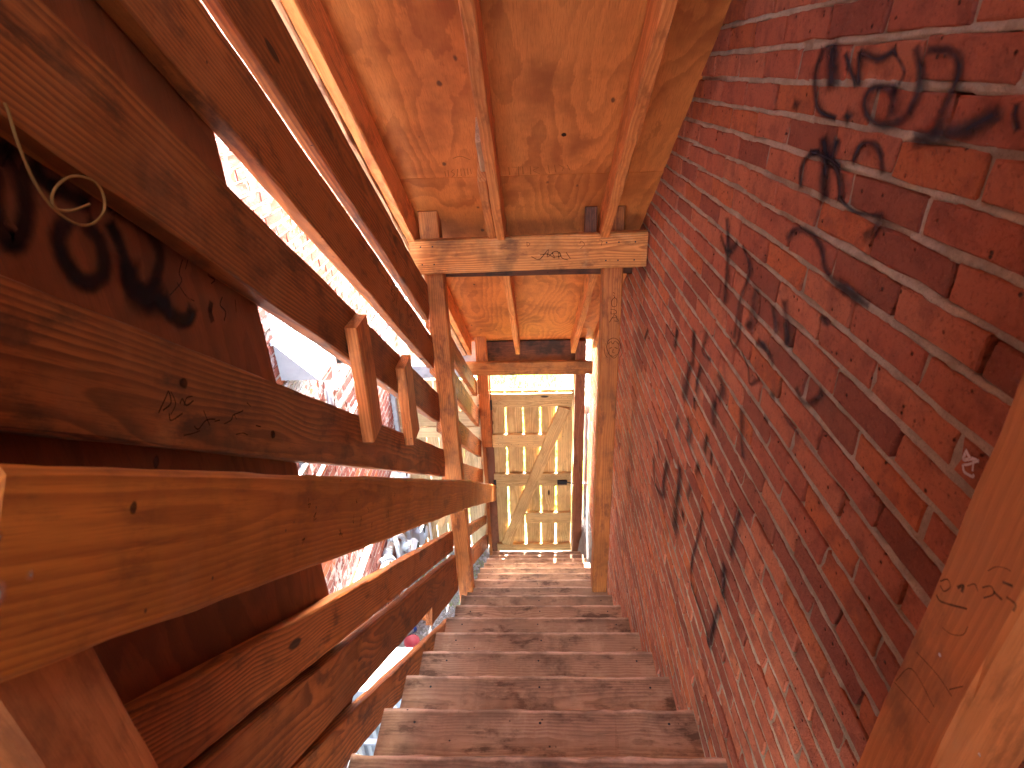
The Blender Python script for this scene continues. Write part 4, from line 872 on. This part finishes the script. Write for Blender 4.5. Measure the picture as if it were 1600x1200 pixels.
# condenser unit in the alley
ac = thing('condenser_unit', (-1.18, 2.8, GZ), 'white topped air conditioner condenser standing in the alley', 'air conditioner')
box('casing', (-1.38, 2.68, GZ + .05), (-.86, 3.01, -3.92), M['greymetal'], ac, .008, -.03)
box('top', (-1.40, 2.66, -3.918), (-.84, 3.03, -3.895), M['whitemetal'], ac, .006, -.03)
for i in range(7): box('grille_bar', (-1.34 + i * .065, 2.655, GZ + .12), (-1.31 + i * .065, 2.675, -4.0), M['whitemetal'], ac, .002)
for y in (2.7, 2.95): box('foot', (-1.3, y, GZ), (-.95, y + .05, GZ + .05), M['dark'], ac)
lad = thing('metal_ladder', (-1.3, 2.4, GZ), 'pale metal stepladder lying against the alley wall in front of the condenser', 'ladder')
for x in (-1.34, -1.12):
    box('rail', (x, 1.6, GZ + .55), (x + .035, 2.62, GZ + .60), M['whitemetal'], lad)
    box('leg', (x, 1.65, GZ), (x + .03, 1.70, GZ + .55), M['whitemetal'], lad); box('leg', (x, 2.5, GZ), (x + .03, 2.55, GZ + .55), M['whitemetal'], lad)
for i in range(7): box('rung', (-1.305, 1.7 + i * .13, GZ + .56), (-1.12, 1.74 + i * .13, GZ + .59), M['galv'], lad)

# litter
def blob(name, c, r, mat, label, cat, group=None, sq=(1, 1, 1)):
    import bmesh
    bm = bmesh.new(); bmesh.ops.create_icosphere(bm, subdivisions=2, radius=r)
    for v in bm.verts: v.co = Vector((v.co.x * sq[0], v.co.y * sq[1], v.co.z * sq[2])) * random.uniform(.9, 1.08)
    me = bpy.data.meshes.new(name); bm.to_mesh(me); bm.free(); me.materials.append(M[mat])
    o = link(name, me); o.location = c; return tag(o, label, cat, group)
lid = thing('plastic_bucket', (-1.2, 3.72, GZ), 'faded red plastic bucket with no lid lying by the condenser', 'bucket')
V = []; F = []
for i in range(20):
    a = i / 20 * 2 * math.pi
    for (r_, h_) in ((.055, 0), (.07, .1), (.075, .1), (.075, .11), (.065, .11), (.05, .01)): V.append((r_ * math.cos(a), r_ * math.sin(a), h_))
for i in range(20):
    j = (i + 1) % 20
    for k in range(5): F.append((i * 6 + k, j * 6 + k, j * 6 + k + 1, i * 6 + k + 1))
F.append(tuple(i * 6 + 5 for i in range(20))); F.append(tuple(i * 6 for i in range(19, -1, -1)))
mesh_obj('shell', V, F, M['red'], lid, True)
blob('ball', (-1.13, 4.07, GZ + .05), .055, 'orange', 'small orange ball among the litter', 'ball')
cn2 = tube('drink_can', [(-1.28, 3.98, GZ + .034), (-1.22, 3.90, GZ + .034)], [.033, .033], M['blue'], None, 14); tag(cn2, 'blue can lying on its side among the litter', 'can')
for i, (x, y, m_, n_) in enumerate(((-1.30, 3.86, 'whitemetal', 'paper_cup'), (-1.34, 4.08, 'whitepipe', 'paper_cup'))):
    c_ = tube(n_, [(x, y, GZ + .04), (x + .05, y + .06, GZ + .04)], [.03, .042], M[m_], None, 14)
    tag(c_, ['crumpled white paper cup nearest the red bucket', 'white paper cup farther along the alley, by the wall'][i], 'cup')

wp = thing('white_post', (.42, 6.05, GZ), 'white painted post seen over the right end of the gate', 'post')
box('shaft', (.33, 6.0, GZ), (.56, 6.1, -2.75), M['whitepipe'], wp); box('cap', (.31, 5.98, -2.75), (.58, 6.12, -2.70), M['whitepipe'], wp)
# gravel and weeds on the alley floor
def scatter(name, n, area, zmat, size, label, grass=False):
    V = []; F = []
    for _ in range(n):
        x = random.uniform(area[0], area[1]); y = random.uniform(area[2], area[3]); o = len(V)
        if not grass:
            s = size * random.uniform(.4, 1.3); a = random.random() * 6.3
            for (dx, dy, dz) in ((1, 0, .2), (.3, .8, .3), (-.8, .5, .2), (-.7, -.6, .25), (.4, -.9, .2), (0, 0, .8)):
                V.append((x + s * (dx * math.cos(a) - dy * math.sin(a)), y + s * (dx * math.sin(a) + dy * math.cos(a)), GZ + s * dz))
            F += [(o + 5, o + k, o + (k + 1) % 5) for k in range(5)]
        else:
            h = size * random.uniform(.5, 1.4); a = random.random() * 6.3; b = random.uniform(.1, .6); w_ = h * .06
            dx, dy = math.cos(a), math.sin(a)
            V += [(x - dy * w_, y + dx * w_, GZ), (x + dy * w_, y - dx * w_, GZ), (x + dx * h * b * .4 + dy * w_ * .7, y + dy * h * b * .4 - dx * w_ * .7, GZ + h * .6), (x + dx * h * b * .4 - dy * w_ * .7, y + dy * h * b * .4 + dx * w_ * .7, GZ + h * .6), (x + dx * h * b, y + dy * h * b, GZ + h)]
            F += [(o, o + 1, o + 2, o + 3), (o + 3, o + 2, o + 4)]
    ob = mesh_obj(name, V, F, zmat); return tag(ob, label, None, kind='stuff')
scatter('gravel', 4200, (-1.38, -.5, 2.0, 5.0), M['concrete'], .016, 'loose grey gravel on the alley floor')
scatter('weeds', 1500, (-1.30, -.60, 4.2, 5.0), M['leaf'], .035, 'bright green weeds by the foot of the railing', True)
scatter('grass', 60000, (-3.2, 3.4, 5.6, 11.5), M['leaf'], .07, 'sunlit grass beyond the gate', True)
tag(box('garden_path', (.75, 5.5, GZ), (1.5, 12, GZ + .012), M['concrete'], None), kind='structure')
